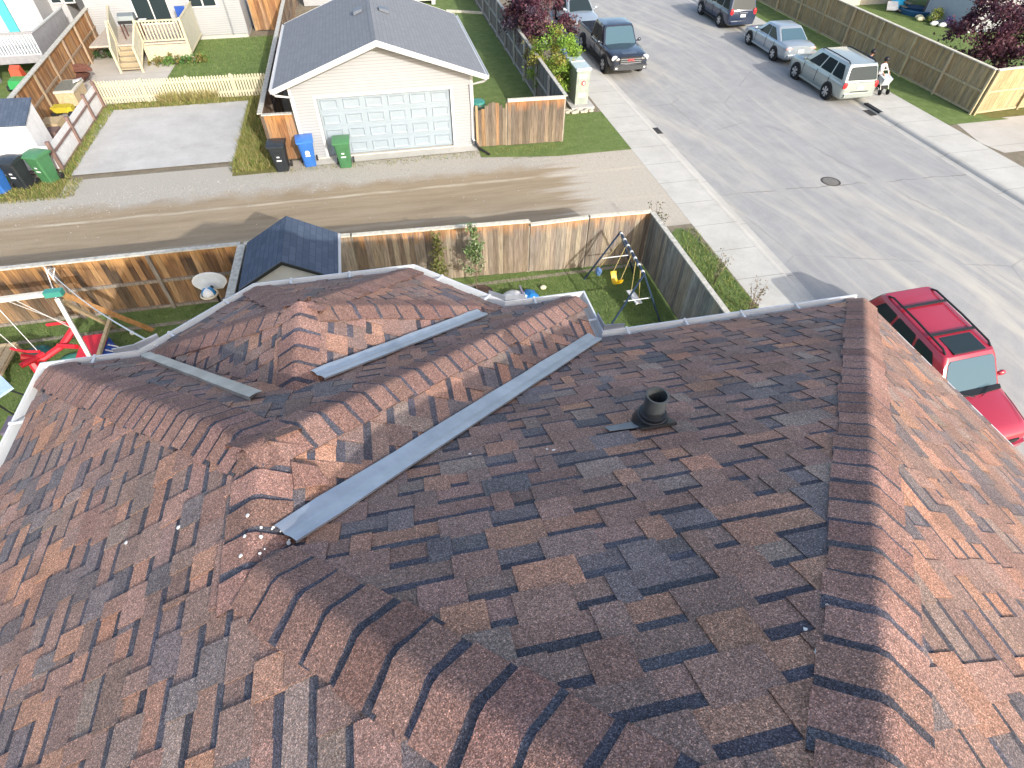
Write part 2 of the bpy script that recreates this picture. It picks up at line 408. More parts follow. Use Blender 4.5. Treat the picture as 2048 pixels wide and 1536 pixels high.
def facet(mb, deck, verts, tlo=0.0):
    n = Vector((0, 0, 0))
    for a, b in zip(verts, verts[1:]+verts[:1]): n += (a-verts[0]).cross(b-verts[0])
    n.normalize()
    if n.z < 0: n = -n
    u = Vector((0, 0, 1)).cross(n).normalized(); t = n.cross(u).normalized()
    if t.z < 0: t = -t; u = -u
    o = min(verts, key=lambda p: p.z)
    # keep all facets of one slope on the same course lines
    zbase = ZE; t0z = (o.z-zbase)/t.z
    st = [((p-o).dot(u), (p-o).dot(t)+t0z) for p in verts]
    deck.poly([p-n*.012 for p in verts])
    area = sum(a[0]*b[1]-b[0]*a[1] for a, b in zip(st, st[1:]+st[:1]))
    if area < 0: st = st[::-1]
    planes = []
    for a, b in zip(st, st[1:]+st[:1]):
        dx, dy = b[0]-a[0], b[1]-a[1]; L = sqrt(dx*dx+dy*dy)
        if L < 1e-5: continue
        planes.append((-dy/L, dx/L, (dy*a[0]-dx*a[1])/L))
    smin, smax = min(p[0] for p in st), max(p[0] for p in st); tmin, tmax = min(p[1] for p in st), max(p[1] for p in st)
    def W(s, tt, h): return o+u*s+t*(tt-t0z)+n*h
    def piece(s0, s1, ta, tb, ha, hb, col):
        pl = clip([(s0, ta), (s1, ta), (s1, tb), (s0, tb)], planes)
        if not pl: return
        H = lambda tt: ha+(hb-ha)*(tt-ta)/(tb-ta)
        top = [mb.vert(W(s, tt, H(tt))) for s, tt in pl]; bot = [mb.vert(W(s, tt, -.004)) for s, tt in pl]
        mb.face(top, col); m = len(pl)
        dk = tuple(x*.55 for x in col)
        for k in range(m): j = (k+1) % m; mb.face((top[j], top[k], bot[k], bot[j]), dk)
    i = int(math.floor(tmin/EXP))
    while i*EXP < tmax:
        ta = i*EXP; s = smin-random.uniform(0, .5); high = random.random() < .5
        while s < smax:
            wd = random.choice((.09, .12, .15, .19, .24))*random.uniform(.9, 1.1)
            if not high: wd = random.choice((.10, .14, .18, .22, .27))*random.uniform(.9, 1.1)
            c = pick(); jit = random.uniform(-.002, .002)
            if high: piece(s, s+wd, ta+jit, ta+EXP+.012, .0145+random.uniform(0, .003), .0085, c)
            else:
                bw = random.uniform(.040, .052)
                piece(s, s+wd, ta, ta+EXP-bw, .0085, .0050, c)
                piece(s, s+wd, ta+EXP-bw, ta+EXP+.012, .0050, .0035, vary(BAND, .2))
            s += wd
            if random.random() < .93: high = not high
        i += 1
house = thing('house', 'two storey house under the camera with a brown shingled hip roof', 'house', (HX, HY, 0))
rf, deck = MB(), MB()
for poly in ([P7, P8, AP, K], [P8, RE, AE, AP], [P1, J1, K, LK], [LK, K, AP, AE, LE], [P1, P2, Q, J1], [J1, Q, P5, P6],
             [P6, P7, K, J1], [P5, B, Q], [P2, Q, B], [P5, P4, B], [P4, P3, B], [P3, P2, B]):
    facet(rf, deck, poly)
st_ = len(rf.v); rf.v += deck.v; rf.f += [tuple(i+st_ for i in f) for f in deck.f]; rf.c += [(.06, .05, .045)]*len(deck.f)
roof = rf.build('roof', 'shingle', house)
def hipcap(a, b, na, nb, e=.166, W=.15, start=0.0, skip=0.0, bd=.83):
    """overlapping ridge shingles laid from the low end a to the high end b; na, nb are the two roof normals"""
    mb = MB(); d = (b-a); L = d.length; d.normalize()
    up = (na+nb).normalized()
    wa = na.cross(d).normalized(); wb = nb.cross(d).normalized()
    if wa.z > 0: wa = -wa
    if wb.z > 0: wb = -wb
    if wa.dot(wb) > .95: wb = -wb
    prof = []
    K_ = 9; r = .062
    for k in range(K_+1):
        q = -1+2*k/K_; w_ = abs(q)*W
        side = wa if q < 0 else wb; nn = na if q < 0 else nb
        if w_ < r:   # soft bend over the ridge
            t = w_/r; p = side*(w_)*1.0 + up*(.030*(1-t)**2*.35) ; nrm = up.lerp(nn, t).normalized()
        else: p = side*w_; nrm = nn
        prof.append((p, nrm))
    x = start; n = int((L-start-skip)/e)
    for i in range(n+1):
        x0 = start+i*e; x1 = min(x0+e+.03, L-skip+.03)
        if x0 > L-skip: break
        base = vary((.222, .134, .110), .17); jit = random.uniform(-.007, .007); sl = random.uniform(-.012, .012); wl, wr_ = random.uniform(.92, 1.08), random.uniform(.92, 1.08)
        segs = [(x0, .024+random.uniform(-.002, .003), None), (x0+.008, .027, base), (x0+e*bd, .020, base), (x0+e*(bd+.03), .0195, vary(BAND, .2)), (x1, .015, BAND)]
        rows = []
        for k, (xx, h, c) in enumerate(segs):
            row = []
            for pi_, (p, nr) in enumerate(prof):
                q = p*(wl if pi_ < 5 else wr_); hh = h if k else .010
                row.append(mb.vert(a+d*(xx+jit+sl*(pi_/K_-.5)*2)+q+nr*hh))
            rows.append(row)
        for k in range(len(rows)-1):
            for j in range(K_):
                c = base
                if k == 0: c = tuple(min(1, v_*1.25+.02) for v_ in base)
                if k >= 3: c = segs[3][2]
                mb.face((rows[k][j], rows[k][j+1], rows[k+1][j+1], rows[k+1][j]), c)
        for j in (0, K_):     # side skirts
            nr = prof[j][1]; lo = [mb.vert(mb.v[rows[k][j]]-nr*.026) for k in range(len(rows))]
            for k in range(len(rows)-1): mb.face((rows[k][j], rows[k+1][j], lo[k+1], lo[k]), tuple(v_*.6 for v_ in base))
    o = mb.build('hip_cap', 'cap_shingle', roof, smooth=True, sharp=45)
    return o
def nrm(*v):
    n = (v[1]-v[0]).cross(v[2]-v[0]).normalized(); return n if n.z > 0 else -n
nM, nR, nL = nrm(P7, P8, AP), nrm(P8, RE, AE), nrm(LK, LE, AP)
nW, nWr = nM, nrm(P6, P7, K)
nBr, nBl, nDr, nDb, nDl = nrm(P5, B, Q), nrm(P2, Q, B), nrm(P5, P4, B), nrm(P4, P3, B), nrm(P3, P2, B)
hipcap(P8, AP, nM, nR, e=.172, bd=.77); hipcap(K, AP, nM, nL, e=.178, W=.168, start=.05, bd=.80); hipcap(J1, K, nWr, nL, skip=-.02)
hipcap(P1, J1, nL, nW, e=.145, W=.19, skip=.05, bd=.74); hipcap(P6, J1, nWr, nW, skip=.0, bd=.78); hipcap(B, Q, nBr, nBl, start=-.05, skip=-.12, bd=.76)  # wider dark ends here also paint in the shadow gaps between caps
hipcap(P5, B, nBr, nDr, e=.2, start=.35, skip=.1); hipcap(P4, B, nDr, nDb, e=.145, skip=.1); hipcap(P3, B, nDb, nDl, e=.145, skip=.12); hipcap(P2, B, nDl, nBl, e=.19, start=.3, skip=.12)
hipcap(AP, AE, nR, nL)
# loose cap end lying over the junction of the ridges
mb = MB(); mb.prism([Hp(x, y, -x*PT)+nWr*.03 for x, y in ((-2.40, -1.98), (-2.29, -1.99), (-2.24, -2.08), (-2.38, -2.13))], nWr*.012, (.215, .123, .099)); mb.build('cap_offcut', 'cap_shingle', roof)

# valley flashing: bent sheet metal
m, g = newmat('valley_metal'); v = g.coord()
setb(g, g.ramp(g.noise(v, 2.5, 6, .7), [(.3, (.33, .345, .375)), (.7, (.50, .515, .545))]), .42, .55, .5); g.link(g.bump(g.noise(v, 14, 3), .08), g.b.inputs['Normal'])
def valley(a, b, na, nb, W=.135, lift=.036, endcut=0):
    mb = MB(); d = (b-a); L = d.length; d.normalize()
    wa = na.cross(d).normalized(); wb = nb.cross(d).normalized()
    if wa.z < 0: wa = -wa
    if wb.z < 0: wb = -wb
    up = (na+nb).normalized(); N = 10; rows = []
    n = 14
    for i in range(n+1):
        x = L*i/n; row = []
        wv = W*(1+.03*sin(i*2.1)+random.uniform(-.03, .03))
        for k in range(N+1):
            q = -1+2*k/N; w_ = abs(q)*wv; sd = wa if q < 0 else wb
            p = a+d*x+sd*w_+up*(lift+.016*(1-q*q)+.0012*sin(i*1.3+k))
            row.append(mb.vert(p))
        rows.append(row)
    for A_, B_ in zip(rows, rows[1:]):
        for k in range(N): mb.face((A_[k], A_[k+1], B_[k+1], B_[k]))
    for k in (0, N):
        lo = [mb.vert(mb.v[r[k]]-up*.016) for r in rows]
        for i in range(n): mb.face((rows[i][k], rows[i+1][k], lo[i+1], lo[i]))
    return mb.build('valley_flashing', 'valley_metal', roof, smooth=True, sharp=50)
dv = (K-P7); valley(P7+dv*.02, P7+dv*.955, nM, nWr, .078)
dv = (Q-P5); valley(P5+dv*.16, P5+dv*.93, nBr, nW, .072)
V3A, V3B = Hp(-4.12, .60, PT*.049), Hp(-2.68, -1.15, PT*1.80)
vo_ = valley(V3A, V3B, nBl.lerp(nW, .75).normalized(), nW, .085); vo_.data.materials[0] = mat('valley_sunlit', (.44, .42, .385), .45, .35, .5, .25, 4)  # same valley metal, with its sunlight put into a warmer colour

# gutter, fascia, soffit and walls follow the eaves
EAVE = [(xL, YB), (xL, yW), (x2, yW), (x3, y3), (x4, y3), (x5, yW), (0, yW), (0, 0), (xR, 0), (xR, YB)]
def offs(path, d):
    out = []
    for i, p in enumerate(path):
        P = Vector(p); dirs = []
        if i > 0: dirs.append((P-Vector(path[i-1])).normalized())
        if i < len(path)-1: dirs.append((Vector(path[i+1])-P).normalized())
        ns = [Vector((-q.y, q.x)) for q in dirs]
        n = sum(ns, Vector((0, 0)))/len(ns); k = n.length_squared
        out.append(P+n*(d/k))
    return out
# left normal of this path points outwards
def sweep(mb, prof, path=EAVE, closed=False):
    rows = []
    for d, h in prof: rows.append([mb.vert(Hp(q.x, q.y, h)) for q in offs(path, d)])
    nn = len(prof)
    for k in range(nn if closed else nn-1):
        A, B_ = rows[k], rows[(k+1) % nn]
        for i in range(len(path)-1): mb.face((A[i], A[i+1], B_[i+1], B_[i]))
mat('gutter_white', (.62, .63, .63), .35, .0, .5, .06, 3)
mat('gutter_inside', (.42, .43, .42), .6, 0, .3, .25, 6)
gm = MB(); sweep(gm, [(-.012, -.012), (-.012, -.125), (.075, -.128), (.098, -.10), (.105, -.03), (.118, -.022), (.118, -.004), (.100, -.003), (.094, -.03), (.088, -.095), (.07, -.116), (-.004, -.114), (-.004, -.014)], EAVE[:-1], closed=True)
gut = gm.build('gutter', 'gutter_white', house)
for (a, b) in zip(EAVE[:-2], EAVE[1:]):
    A, B_ = Vector(a), Vector(b); L = (B_-A).length; d = (B_-A)/L; n = Vector((-d.y, d.x)); k = .35
    while k < L-.2:
        p = A+d*k; q = p+n*.112; hg = MB(); hg.beam(Hp(p.x, p.y, -.006), Hp(q.x, q.y, -.006), .022, .006)
        hg.box(HX+q.x-.011, HX+q.x+.011, HY+q.y-.011, HY+q.y+.011, ZE-.012, ZE+.006); k += .62
        if p.y > -5.5: hg.build('gutter_hanger', 'gutter_white', gut)
def guard(c, d1, d2, L=.21):   # splash guard standing on an inside corner of the gutter
    c = Vector(c)
    for d in (d1, d2):
        sg = MB(); d = Vector(d).normalized(); a, b = c, c+d*L
        sg.prism([Hp(a.x, a.y, -.01), Hp(b.x, b.y, -.01), Hp(b.x, b.y, .05), Hp(a.x, a.y, .07)], Vector((-d.y, d.x, 0))*.006); sg.build('splash_guard', 'valley_metal', gut)
for cx_, cy_, d1, d2 in ((x2-.048, yW+.118, (-1, 0), (x3-x2, y3-yW)), (x5+.048, yW+.118, (1, 0), (x4-x5, y3-yW)), (.118, .118, (0, 1), (1, 0))): guard((cx_, cy_), d1, d2)
de = MB(); sweep(de, [(-.02, -.012), (-.02, -.16), (.028, -.16), (.034, -.008), (.026, -.004)], EAVE[-2:], closed=True); de.build('drip_edge', 'gutter_white', house)
fm = MB(); sweep(fm, [(-.014, -.02), (-.014, -.19), (-.034, -.19), (-.034, -.02)], closed=True); fm.build('fascia', 'gutter_white', house)
sf = MB(); sweep(sf, [(-.03, -.17), (-.45, -.17), (-.45, -.15), (-.03, -.15)], closed=True); sf.build('soffit', 'gutter_white', house)
m, g = newmat('siding_taupe'); v = g.coord(); z_ = g.xyz(v)[2]; fr = g.math('FRACT', g.math('DIVIDE', z_, .11))
c = g.mix(1.0, g.ramp(g.noise(v, 1.2, 4), [(.3, (.30, .27, .23)), (.7, (.36, .33, .28))]), g.ramp(fr, [(0, .5), (.1, 1)]), 'MULTIPLY'); setb(g, c, .7); g.link(g.bump(fr, .6, .02), g.b.inputs['Normal'])
wm = MB(); sweep(wm, [(-.44, -.16), (-.44, -7.9)]); wm.build('wall', 'siding_taupe', house)
# plumbing stack
mat('black_plastic', (.018, .019, .021), .45, 0, .5, .2, 12); mat('pipe_grey', (.055, .06, .062), .5, 0, .4, .25, 12)
py = -2.02*.925; px = -.444*.925; pz = -py*PT
vp = MB(); vp.lathe([(.064, -.1), (.064, .235), (.066, .25), (.055, .25), (.053, .12), (.02, .06)], Hp(px, py, pz), n=28); pipe = vp.build('vent_pipe', 'pipe_grey', house, smooth=True, sharp=40)
co = MB(); nb_ = nM; uu = Vector((1, 0, 0)); tt = nM.cross(uu).normalized()
co.lathe([(.112, -.04), (.105, .04), (.092, .065), (.088, .085), (.080, .09), (.078, .11), (.066, .115)], Hp(px, py, pz), n=28); co.build('rubber_collar', 'black_plastic', pipe, smooth=True, sharp=35)
bp = MB(); cc = Hp(px, py, pz)+nM*.026
def pl(a, b, h): return cc+uu*a+tt*b+nM*h
out = [(-.16, -.19), (-.10, .16), (.06, .20), (.155, .13), (.15, .05), (.17, -.19)]
tsg = -1 if tt.y > 0 else 1
bp.prism([pl(a*.66, -b*tsg*.66, -.01) for a, b in out], nM*.018); bp.build('flashing_boot', 'black_plastic', pipe)
fl = MB(); fl.prism([pl(-.27, tsg*.06, -.008), pl(-.08, tsg*.08, -.008), pl(-.08, -tsg*.02, -.008), pl(-.28, -tsg*.01, -.008)], nM*.003); fl.build('flashing_sheet', mat('dull_zinc', (.19, .21, .24), .5, .4, .4), pipe)
# droppings, pale scuffs and nail heads
mat('chalk_white', (.75, .75, .72), .8)
def blot(p, n, s):
    dr = MB()
    u = n.cross(Vector((0, 1, .3))).normalized(); t = n.cross(u)
    dr.prism([p+u*(s*random.uniform(.6, 1.2)*cos(a))+t*(s*random.uniform(.6, 1.2)*sin(a)) for a in [2*pi*k/8 for k in range(8)]], n*.0035); dr.build('bird_dropping', 'chalk_white', roof)
for k in range(16):
    a = K+Vector((random.uniform(-.02, .13), random.uniform(-.05, .26), 0)); blot(a+(nWr if a.x > K.x else nL)*.036-Vector((0, 0, abs(a.x-K.x)*PT)), nWr if a.x > K.x else nL, random.uniform(.003, .010))
def onM(x, y): return Hp(x, y, -y*PT)+nM*.016
for x, y, s in ((-.66, -3.52, .028), (-.70, -3.44, .018), (-.60, -3.40, .008), (-.68, -3.36, .007), (-.55, -3.30, .006), (-.74, -3.62, .01), (-1.05, -2.02, .01), (-1.08, -2.0, .008), (-1.5, -1.9, .008)): blot(onM(x, y), nM, s)
for x, y in ((-3.3, -2.0), (-2.95, -2.1), (-3.9, -3.0), (-3.5, -3.3)): blot(Hp(x, y, (x-xL)*PT)+nL*.016, nL, .012)

# ================================================================== FENCES
mat_col('boards', .85, 3.2, .42, (9, 9, .7), .25, 40)
mat('cap_grey', (.50, .48, .42), .8, 0, .2, .3, 9, .2, 40); mat('cap_pale', (.62, .57, .46), .8, 0, .2, .22, 9, .2, 40)
GREYW = [(.20, .185, .165), (.165, .15, .135), (.25, .225, .195), (.13, .115, .10), (.28, .235, .18)]
ORNG = [(.30, .155, .065), (.24, .115, .05), (.36, .19, .08), (.19, .09, .042), (.30, .18, .10)]
TAN = [(.34, .255, .135), (.31, .235, .13), (.37, .275, .145), (.30, .24, .145), (.35, .25, .125)]
def V3(p, z=0): return Vector((p[0], p[1], z))
def boards(mb, A, B, h, pal, bw=.14, gap=.006, th=.018, z0=.03, top=None, stain=None, h2=None, topfn=None):
    """vertical boards from A to B, each its own shade, stained darker or redder under the cap"""
    A, B = Vector(A), Vector(B); L = (B-A).length; d = (B-A)/L; n = Vector((-d.y, d.x)); k = int(L/(bw+gap)); st = L/k
    for i in range(k):
        s0, s1 = i*st+gap/2, (i+1)*st-gap/2; c = vary(random.choice(pal), .14); j = random.uniform(-.003, .003)
        hh = lerp(h, h2 if h2 else h, i/k)
        if topfn: hh = topfn((s0+s1)/2/L)
        c2 = mixc(c, vary(stain, .2), random.uniform(.5, 1.0)) if stain else c
        zc = hh-random.uniform(.18, .5)
        for za, zb, ca, cb in ((z0+random.uniform(0, .02), zc, mixc(c, (.33, .25, .16), random.uniform(.1, .4)), c), (zc, hh, c, c2)):
            q = [A+d*s0-n*(th/2-j), A+d*s1-n*(th/2-j), A+d*s1+n*(th/2+j), A+d*s0+n*(th/2+j)]
            b = [mb.vert((p.x, p.y, za)) for p in q]; t = [mb.vert((p.x, p.y, zb)) for p in q]
            for e in range(4):
                f = (e+1) % 4; mb.face((b[e], b[f], t[f], t[e]), ((ca), (ca), (cb), (cb)))
            mb.face(t, cb)
def fence(name, label, A, B, h, pal, cap='cap_grey', capw=.14, rails=(), rail_side=1, post=2.4, stain=None, h2=None, bw=.14, railc=(.30, .27, .22), capt=.04, group=None, postw=.09, panelpost=True):
    A, B = Vector(A), Vector(B); root = thing(name, label, 'fence', (A.x, A.y, 0), group)
    d = (B-A).normalized(); n = Vector((-d.y, d.x))*rail_side; L = (B-A).length; H2 = h2 if h2 else h
    mb = MB(); boards(mb, A, B, h, pal, bw, stain=stain, h2=h2); mb.build('panel', 'boards', root)
    if cap:
        c = MB(); c.beam(V3(A, h+capt/2), V3(B, H2+capt/2), capw, capt); c.build('cap_rail', cap, root)
    for z in rails:
        r = MB(); o = n*.035; r.beam(V3(A+o, z), V3(B+o, z*H2/h), .05, .085, railc); r.build('rail', 'boards', root)
    if post:
        k = max(1, round(L/post))
        for i in range(k+1):
            p = A+d*(L*i/k)+n*.075; p_ = MB(); hh = lerp(h, H2, i/k)-.02
            p_.box(p.x-postw/2, p.x+postw/2, p.y-postw/2, p.y+postw/2, -.05, hh, vary(railc, .2)); p_.build('post', 'boards', root)
    return root
OR2 = [(.21, .115, .052), (.155, .083, .04), (.085, .05, .03), (.26, .15, .07), (.055, .036, .024), (.29, .185, .095)]
fence('back_fence', 'orange stained board fence behind the play set with grey cap and inner rails', (-13.5, 14.2), (-4.25, 14.12), 1.72, OR2, rails=(.06, .9), rail_side=-1, railc=(.22, .19, .155), stain=(.45, .24, .09), post=2.5)
fence('back_fence', 'dark weathered board fence behind the navy roofed shed', (-4.15, 14.1), (-1.4, 13.95), 1.72, GREYW, cap='cap_pale', stain=(.3, .16, .07), rails=(.9,), rail_side=1)
fence('back_fence', 'weathered grey board fence with two slim saplings in front of it', (-1.35, 13.94), (3.52, 13.66), 1.72, [(.20, .165, .13), (.175, .15, .125), (.225, .185, .14), (.14, .11, .085), (.245, .205, .155), (.16, .12, .085)], cap='cap_pale', stain=(.40, .20, .08), rails=(.5, 1.3), rail_side=1)
fence('back_fence', 'short weathered fence panel with a cap set lower than its neighbours', (3.56, 13.64), (5.22, 13.52), 1.62, [(.235, .20, .165), (.20, .175, .15), (.27, .225, .17), (.17, .145, .12)], cap='cap_pale', stain=(.40, .20, .08), h2=1.72, rails=(.5, 1.3), rail_side=1)
fence('back_fence', 'weathered corner fence panel behind the blue swing set', (5.26, 13.52), (7.08, 13.42), 1.74, [(.235, .20, .165), (.20, .17, .145), (.28, .23, .17), (.17, .14, .115)], cap='cap_pale', stain=(.42, .22, .10), rails=(.5, 1.3), rail_side=1)
fence('side_fence', 'long grey board fence between the swing set lawn and the sidewalk', (7.08, 13.36), (7.12, -2.0), 1.74, [(.30, .285, .255), (.25, .24, .215), (.36, .335, .29), (.21, .195, .175), (.34, .29, .225)], cap='cap_grey', rails=(), post=2.6, rail_side=1)
fence('divider_fence', 'dividing fence with pale flat cap beside the shed and basketball hoop', (-4.2, 14.02), (-4.3, 8.4), 1.74, GREYW, cap='cap_grey', capw=.20)
# across the alley
fence('long_fence', 'orange cedar fence with mid rail dividing the two lots at left', (-13.75, 24.3), (-14.95, 45), 1.75, ORNG, cap='cap_grey', capw=.2, rails=(.10, .92), rail_side=-1, railc=(.30, .22, .15), stain=(.36, .17, .06), post=2.4, bw=.15)
fence('garage_fence', 'tall dark fence with pale cap running along the left side of the garage', (-4.46, 22.75), (-4.5, 45), 1.75, [(.17, .11, .075), (.13, .085, .06), (.21, .14, .09)], cap='cap_grey', capw=.18, rails=(.9,), rail_side=-1, railc=(.13, .10, .08))
fence('return_fence', 'short orange fence panel closing the gap left of the garage', (-4.40, 22.72), (-3.32, 22.66), 1.72, ORNG, cap='cap_grey', capw=.16, stain=(.45, .2, .06), rails=(.4, 1.4), rail_side=1)
fence('yard_fence', 'brown cedar fence behind the white house at its right corner', (-6.6, 40.0), (-4.55, 39.9), 1.8, ORNG, cap=None, stain=(.40, .2, .08), rails=(.9,), rail_side=1)
fence('front_fence', 'weathered brown fence panel with pale cap right of the arched gate', (4.72, 22.22), (6.98, 22.12), 1.72, [(.16, .125, .095), (.125, .10, .08), (.20, .15, .105), (.10, .08, .062)], cap='cap_pale', stain=(.36, .17, .07), rails=(.4, 1.4), rail_side=1, capt=.09)
fence('grey_fence', 'grey silvered fence with pale rails behind the purple tree', (7.05, 22.2), (7.22, 48), 1.75, [(.17, .17, .165), (.14, .14, .14), (.2, .2, .19)], cap='cap_grey', rails=(.08, .9), rail_side=1, railc=(.40, .40, .37), post=2.4)
fence('new_fence', 'long tan pressure treated fence along the far sidewalk', (25.88, 21.2), (26.1, 55), 1.83, TAN, cap='cap_pale', capw=.16, rails=(.09, .95), rail_side=1, railc=(.42, .35, .22), post=2.45, bw=.15)
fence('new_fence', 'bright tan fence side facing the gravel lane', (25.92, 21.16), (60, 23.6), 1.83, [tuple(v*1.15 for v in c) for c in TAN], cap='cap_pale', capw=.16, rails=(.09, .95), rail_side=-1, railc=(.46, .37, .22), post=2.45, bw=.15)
# arched gate
gt = thing('arched_gate', 'arched wooden gate between the white garage and brown fence', 'gate', (3.55, 22.3, 0))
mb = MB(); boards(mb, (3.55, 22.30), (4.66, 22.24), 1.5, [(.16, .125, .095), (.125, .10, .08), (.28, .17, .09), (.10, .08, .062)], .12, topfn=lambda t: 1.42+.30*sin(pi*min(1, max(0, (t-.12)/.88))) if t > .12 else 1.45)
mb.build('panel', 'boards', gt)
for z in (.4, 1.2):
    mb = MB(); mb.beam((3.56, 22.34, z), (4.65, 22.28, z), .04, .09, (.2, .15, .1)); mb.build('rail', 'boards', gt)
for x in (3.5, 4.69):
    mb = MB(); mb.box(x-.045, x+.045, 22.25, 22.34, -.05, 1.62, (.36, .25, .14)); mb.build('post', 'boards', gt)
# cream picket fence behind the parking pad
mat('cream_paint', (.50, .45, .31), .6, 0, .3, .12, 6); mat('cream_shade', (.48, .455, .36), .6, 0, .3, .1, 5)
pk = thing('picket_fence', 'low cream picket fence behind the empty concrete parking pad', 'fence', (-12.3, 29.85, 0))
A, B_ = Vector((-12.3, 29.9)), Vector((-4.65, 29.55)); L = (B_-A).length; d = (B_-A)/L; n_ = int(L/.125)
for i in range(4):   # pickets are grouped by bay
    mb = MB()
    for k in range(i*n_//4, (i+1)*n_//4):
        p = A+d*(k+.5)*L/n_; hh = 1.0+random.uniform(-.008, .008)
        mb.prism([(p.x-.043, p.y-.012, .06), (p.x+.043, p.y-.012, .06), (p.x+.043, p.y-.012, hh-.04), (p.x+.02, p.y-.012, hh), (p.x-.02, p.y-.012, hh), (p.x-.043, p.y-.012, hh-.04)], (0, .02, 0))
    mb.build('picket_bay', 'cream_paint', pk)
for z in (.28, .80):
    mb = MB(); mb.beam(V3(A+Vector((0, .035)), z), V3(B_+Vector((0, .035)), z), .04, .09); mb.build('rail', 'cream_paint', pk)
for i in range(5):
    p = A+d*L*i/4; mb = MB(); mb.box(p.x-.05, p.x+.05, p.y+.03, p.y+.13, -.02, 1.02); mb.build('post', 'cream_paint', pk)
# white panelled fence with brown frame
mat('panel_white', (.66, .65, .64), .55, 0, .3, .12, 5); mat('frame_brown', (.20, .13, .11), .6, 0, .3, .2, 8)
wf = thing('panel_fence', 'low white panel fence with brown frame beside the parking pad', 'fence', (-12.1, 23.35, 0))
pts = [(-12.12, 23.4), (-12.15, 25.7), (-12.2, 28.0), (-12.22, 29.5)]
def wpanel(a, b, h=1.05):
    mb = MB(); mb.beam(V3(a, .5), V3(b, .5), .025, .96); mb.build('panel', 'panel_white', wf)
    dd = (Vector(b)-Vector(a)); nn = Vector((dd.y, -dd.x)).normalized()*.04
    for z in (.1, .72): mb = MB(); mb.beam(V3(Vector(a)+nn, z), V3(Vector(b)+nn, z), .05, .07); mb.build('rail', 'frame_brown', wf)
for a, b in zip(pts, pts[1:]): wpanel(a, b)
for a, b in (((-14.6, 23.55), (-12.12, 23.4)), ((-17.2, 23.7), (-14.6, 23.55))): wpanel(a, b)
for p in pts+[(-14.6, 23.55), (-17.2, 23.7)]:
    mb = MB(); mb.box(p[0]-.02, p[0]+.10, p[1]-.09, p[1]+.03, -.02, 1.14); mb.build('post', 'frame_brown', wf)

# ================================================================== GARAGE
GX, GY, GW, GE, GR, GOV, GFO, GL = .10, 22.45, 6.56, 2.78, 1.31, .47, .53, 7.88
m, g = newmat('siding_white'); v = g.coord(); z_ = g.xyz(v)[2]; fr = g.math('FRACT', g.math('DIVIDE', z_, .105))
c = g.mix(1.0, g.ramp(g.noise(v, .8, 4), [(.3, (.312, .318, .324)), (.7, (.342, .347, .352))]), g.ramp(fr, [(0, .55), (.2, 1)]), 'MULTIPLY'); setb(g, c, .5, 0, .35); g.link(g.bump(fr, .5, .012), g.b.inputs['Normal'])
mat('trim_white', (.52, .52, .51), .4, 0, .4, .05, 3); mat('door_white', (.265, .312, .345), .4, 0, .4, .05, 2)
def mat_darkshingle(name, a, b, course=.14, tab=.3, axis=(0, 1)):
    m, g = newmat(name); v = g.coord(); xs = g.xyz(v)
    br = g.new('ShaderNodeTexBrick'); cmb = g.new('ShaderNodeCombineXYZ'); g.link(xs[axis[1]], cmb.inputs[0]); g.link(xs[axis[0]], cmb.inputs[1])
    g.link(cmb.outputs[0], br.inputs['Vector']); br.inputs['Scale'].default_value = 1; br.inputs['Brick Width'].default_value = tab; br.inputs['Row Height'].default_value = course
    br.inputs['Mortar Size'].default_value = .006; br.inputs['Color1'].default_value = (*a, 1); br.inputs['Color2'].default_value = (*b, 1); br.inputs['Mortar'].default_value = (*[x*.72 for x in a], 1)
    c = g.mix(1.0, br.outputs[0], g.ramp(g.noise(v, 70, 3, .8), [(.3, .8), (.7, 1.2)]), 'MULTIPLY')
    setb(g, c, .9, 0, .2); g.link(g.bump(br.outputs[1], -.4, .01), g.b.inputs['Normal']); return m
mat_darkshingle('slate_shingle', (.165, .175, .19), (.185, .196, .212))
ga = thing('garage', 'white sided double garage with slate grey gable roof', 'garage', (GX, GY, 0))
x0, x1 = GX-GW/2, GX+GW/2; yb = GY-GFO+GL-.3
dx0, dx1, dz0, dz1 = GX-2.43, GX+2.45, .12, 2.25
mb = MB(); ap = GE+GR*(GW/2)/(GW/2+GOV)-.1
we = GE+GR*GOV/(GW/2+GOV)-.12
# front wall around the door opening
mb.prism([(x0, GY, .1), (dx0, GY, .1), (dx0, GY, dz1), (x0, GY, dz1)], (0, .14, 0)); mb.prism([(dx1, GY, .1), (x1, GY, .1), (x1, GY, dz1), (dx1, GY, dz1)], (0, .14, 0))
mb.prism([(x0, GY, dz1), (x1, GY, dz1), (x1, GY, we), (GX, GY, ap+.02), (x0, GY, we)], (0, .14, 0))
mb.box(x0, x0+.14, GY+.14, yb, .1, we); mb.box(x1-.14, x1, GY+.14, yb, .1, we); mb.prism([(x0, yb, .1), (x1, yb, .1), (x1, yb, we), (GX, yb, ap), (x0, yb, we)], (0, .14, 0))
gw = mb.build('wall', 'siding_white', ga)
mb = MB(); mb.box(x0-.01, x1+.01, GY-.01, yb+.15, -.05, .1); mb.build('foundation', 'concrete_walk', ga)
rm = MB(); yf = GY-GFO
for s in (-1, 1):
    e = Vector((GX+s*(GW/2+GOV), yf, GE)); r = Vector((GX, yf, GE+GR))
    rm.prism([e, r, r+Vector((0, 0, .05)), e+Vector((0, 0, .05))], (0, GL, 0))
gr = rm.build('roof', 'slate_shingle', ga)
mb = MB()
for s in (-1, 1): mb.prism([(GX, yf+.0, GE+GR+.062), (GX+s*.15, yf, GE+GR+.062-.15*GR/(GW/2+GOV)), (GX+s*.15, yf, GE+GR+.05-.15*GR/(GW/2+GOV)), (GX, yf, GE+GR+.05)], (0, GL, 0))
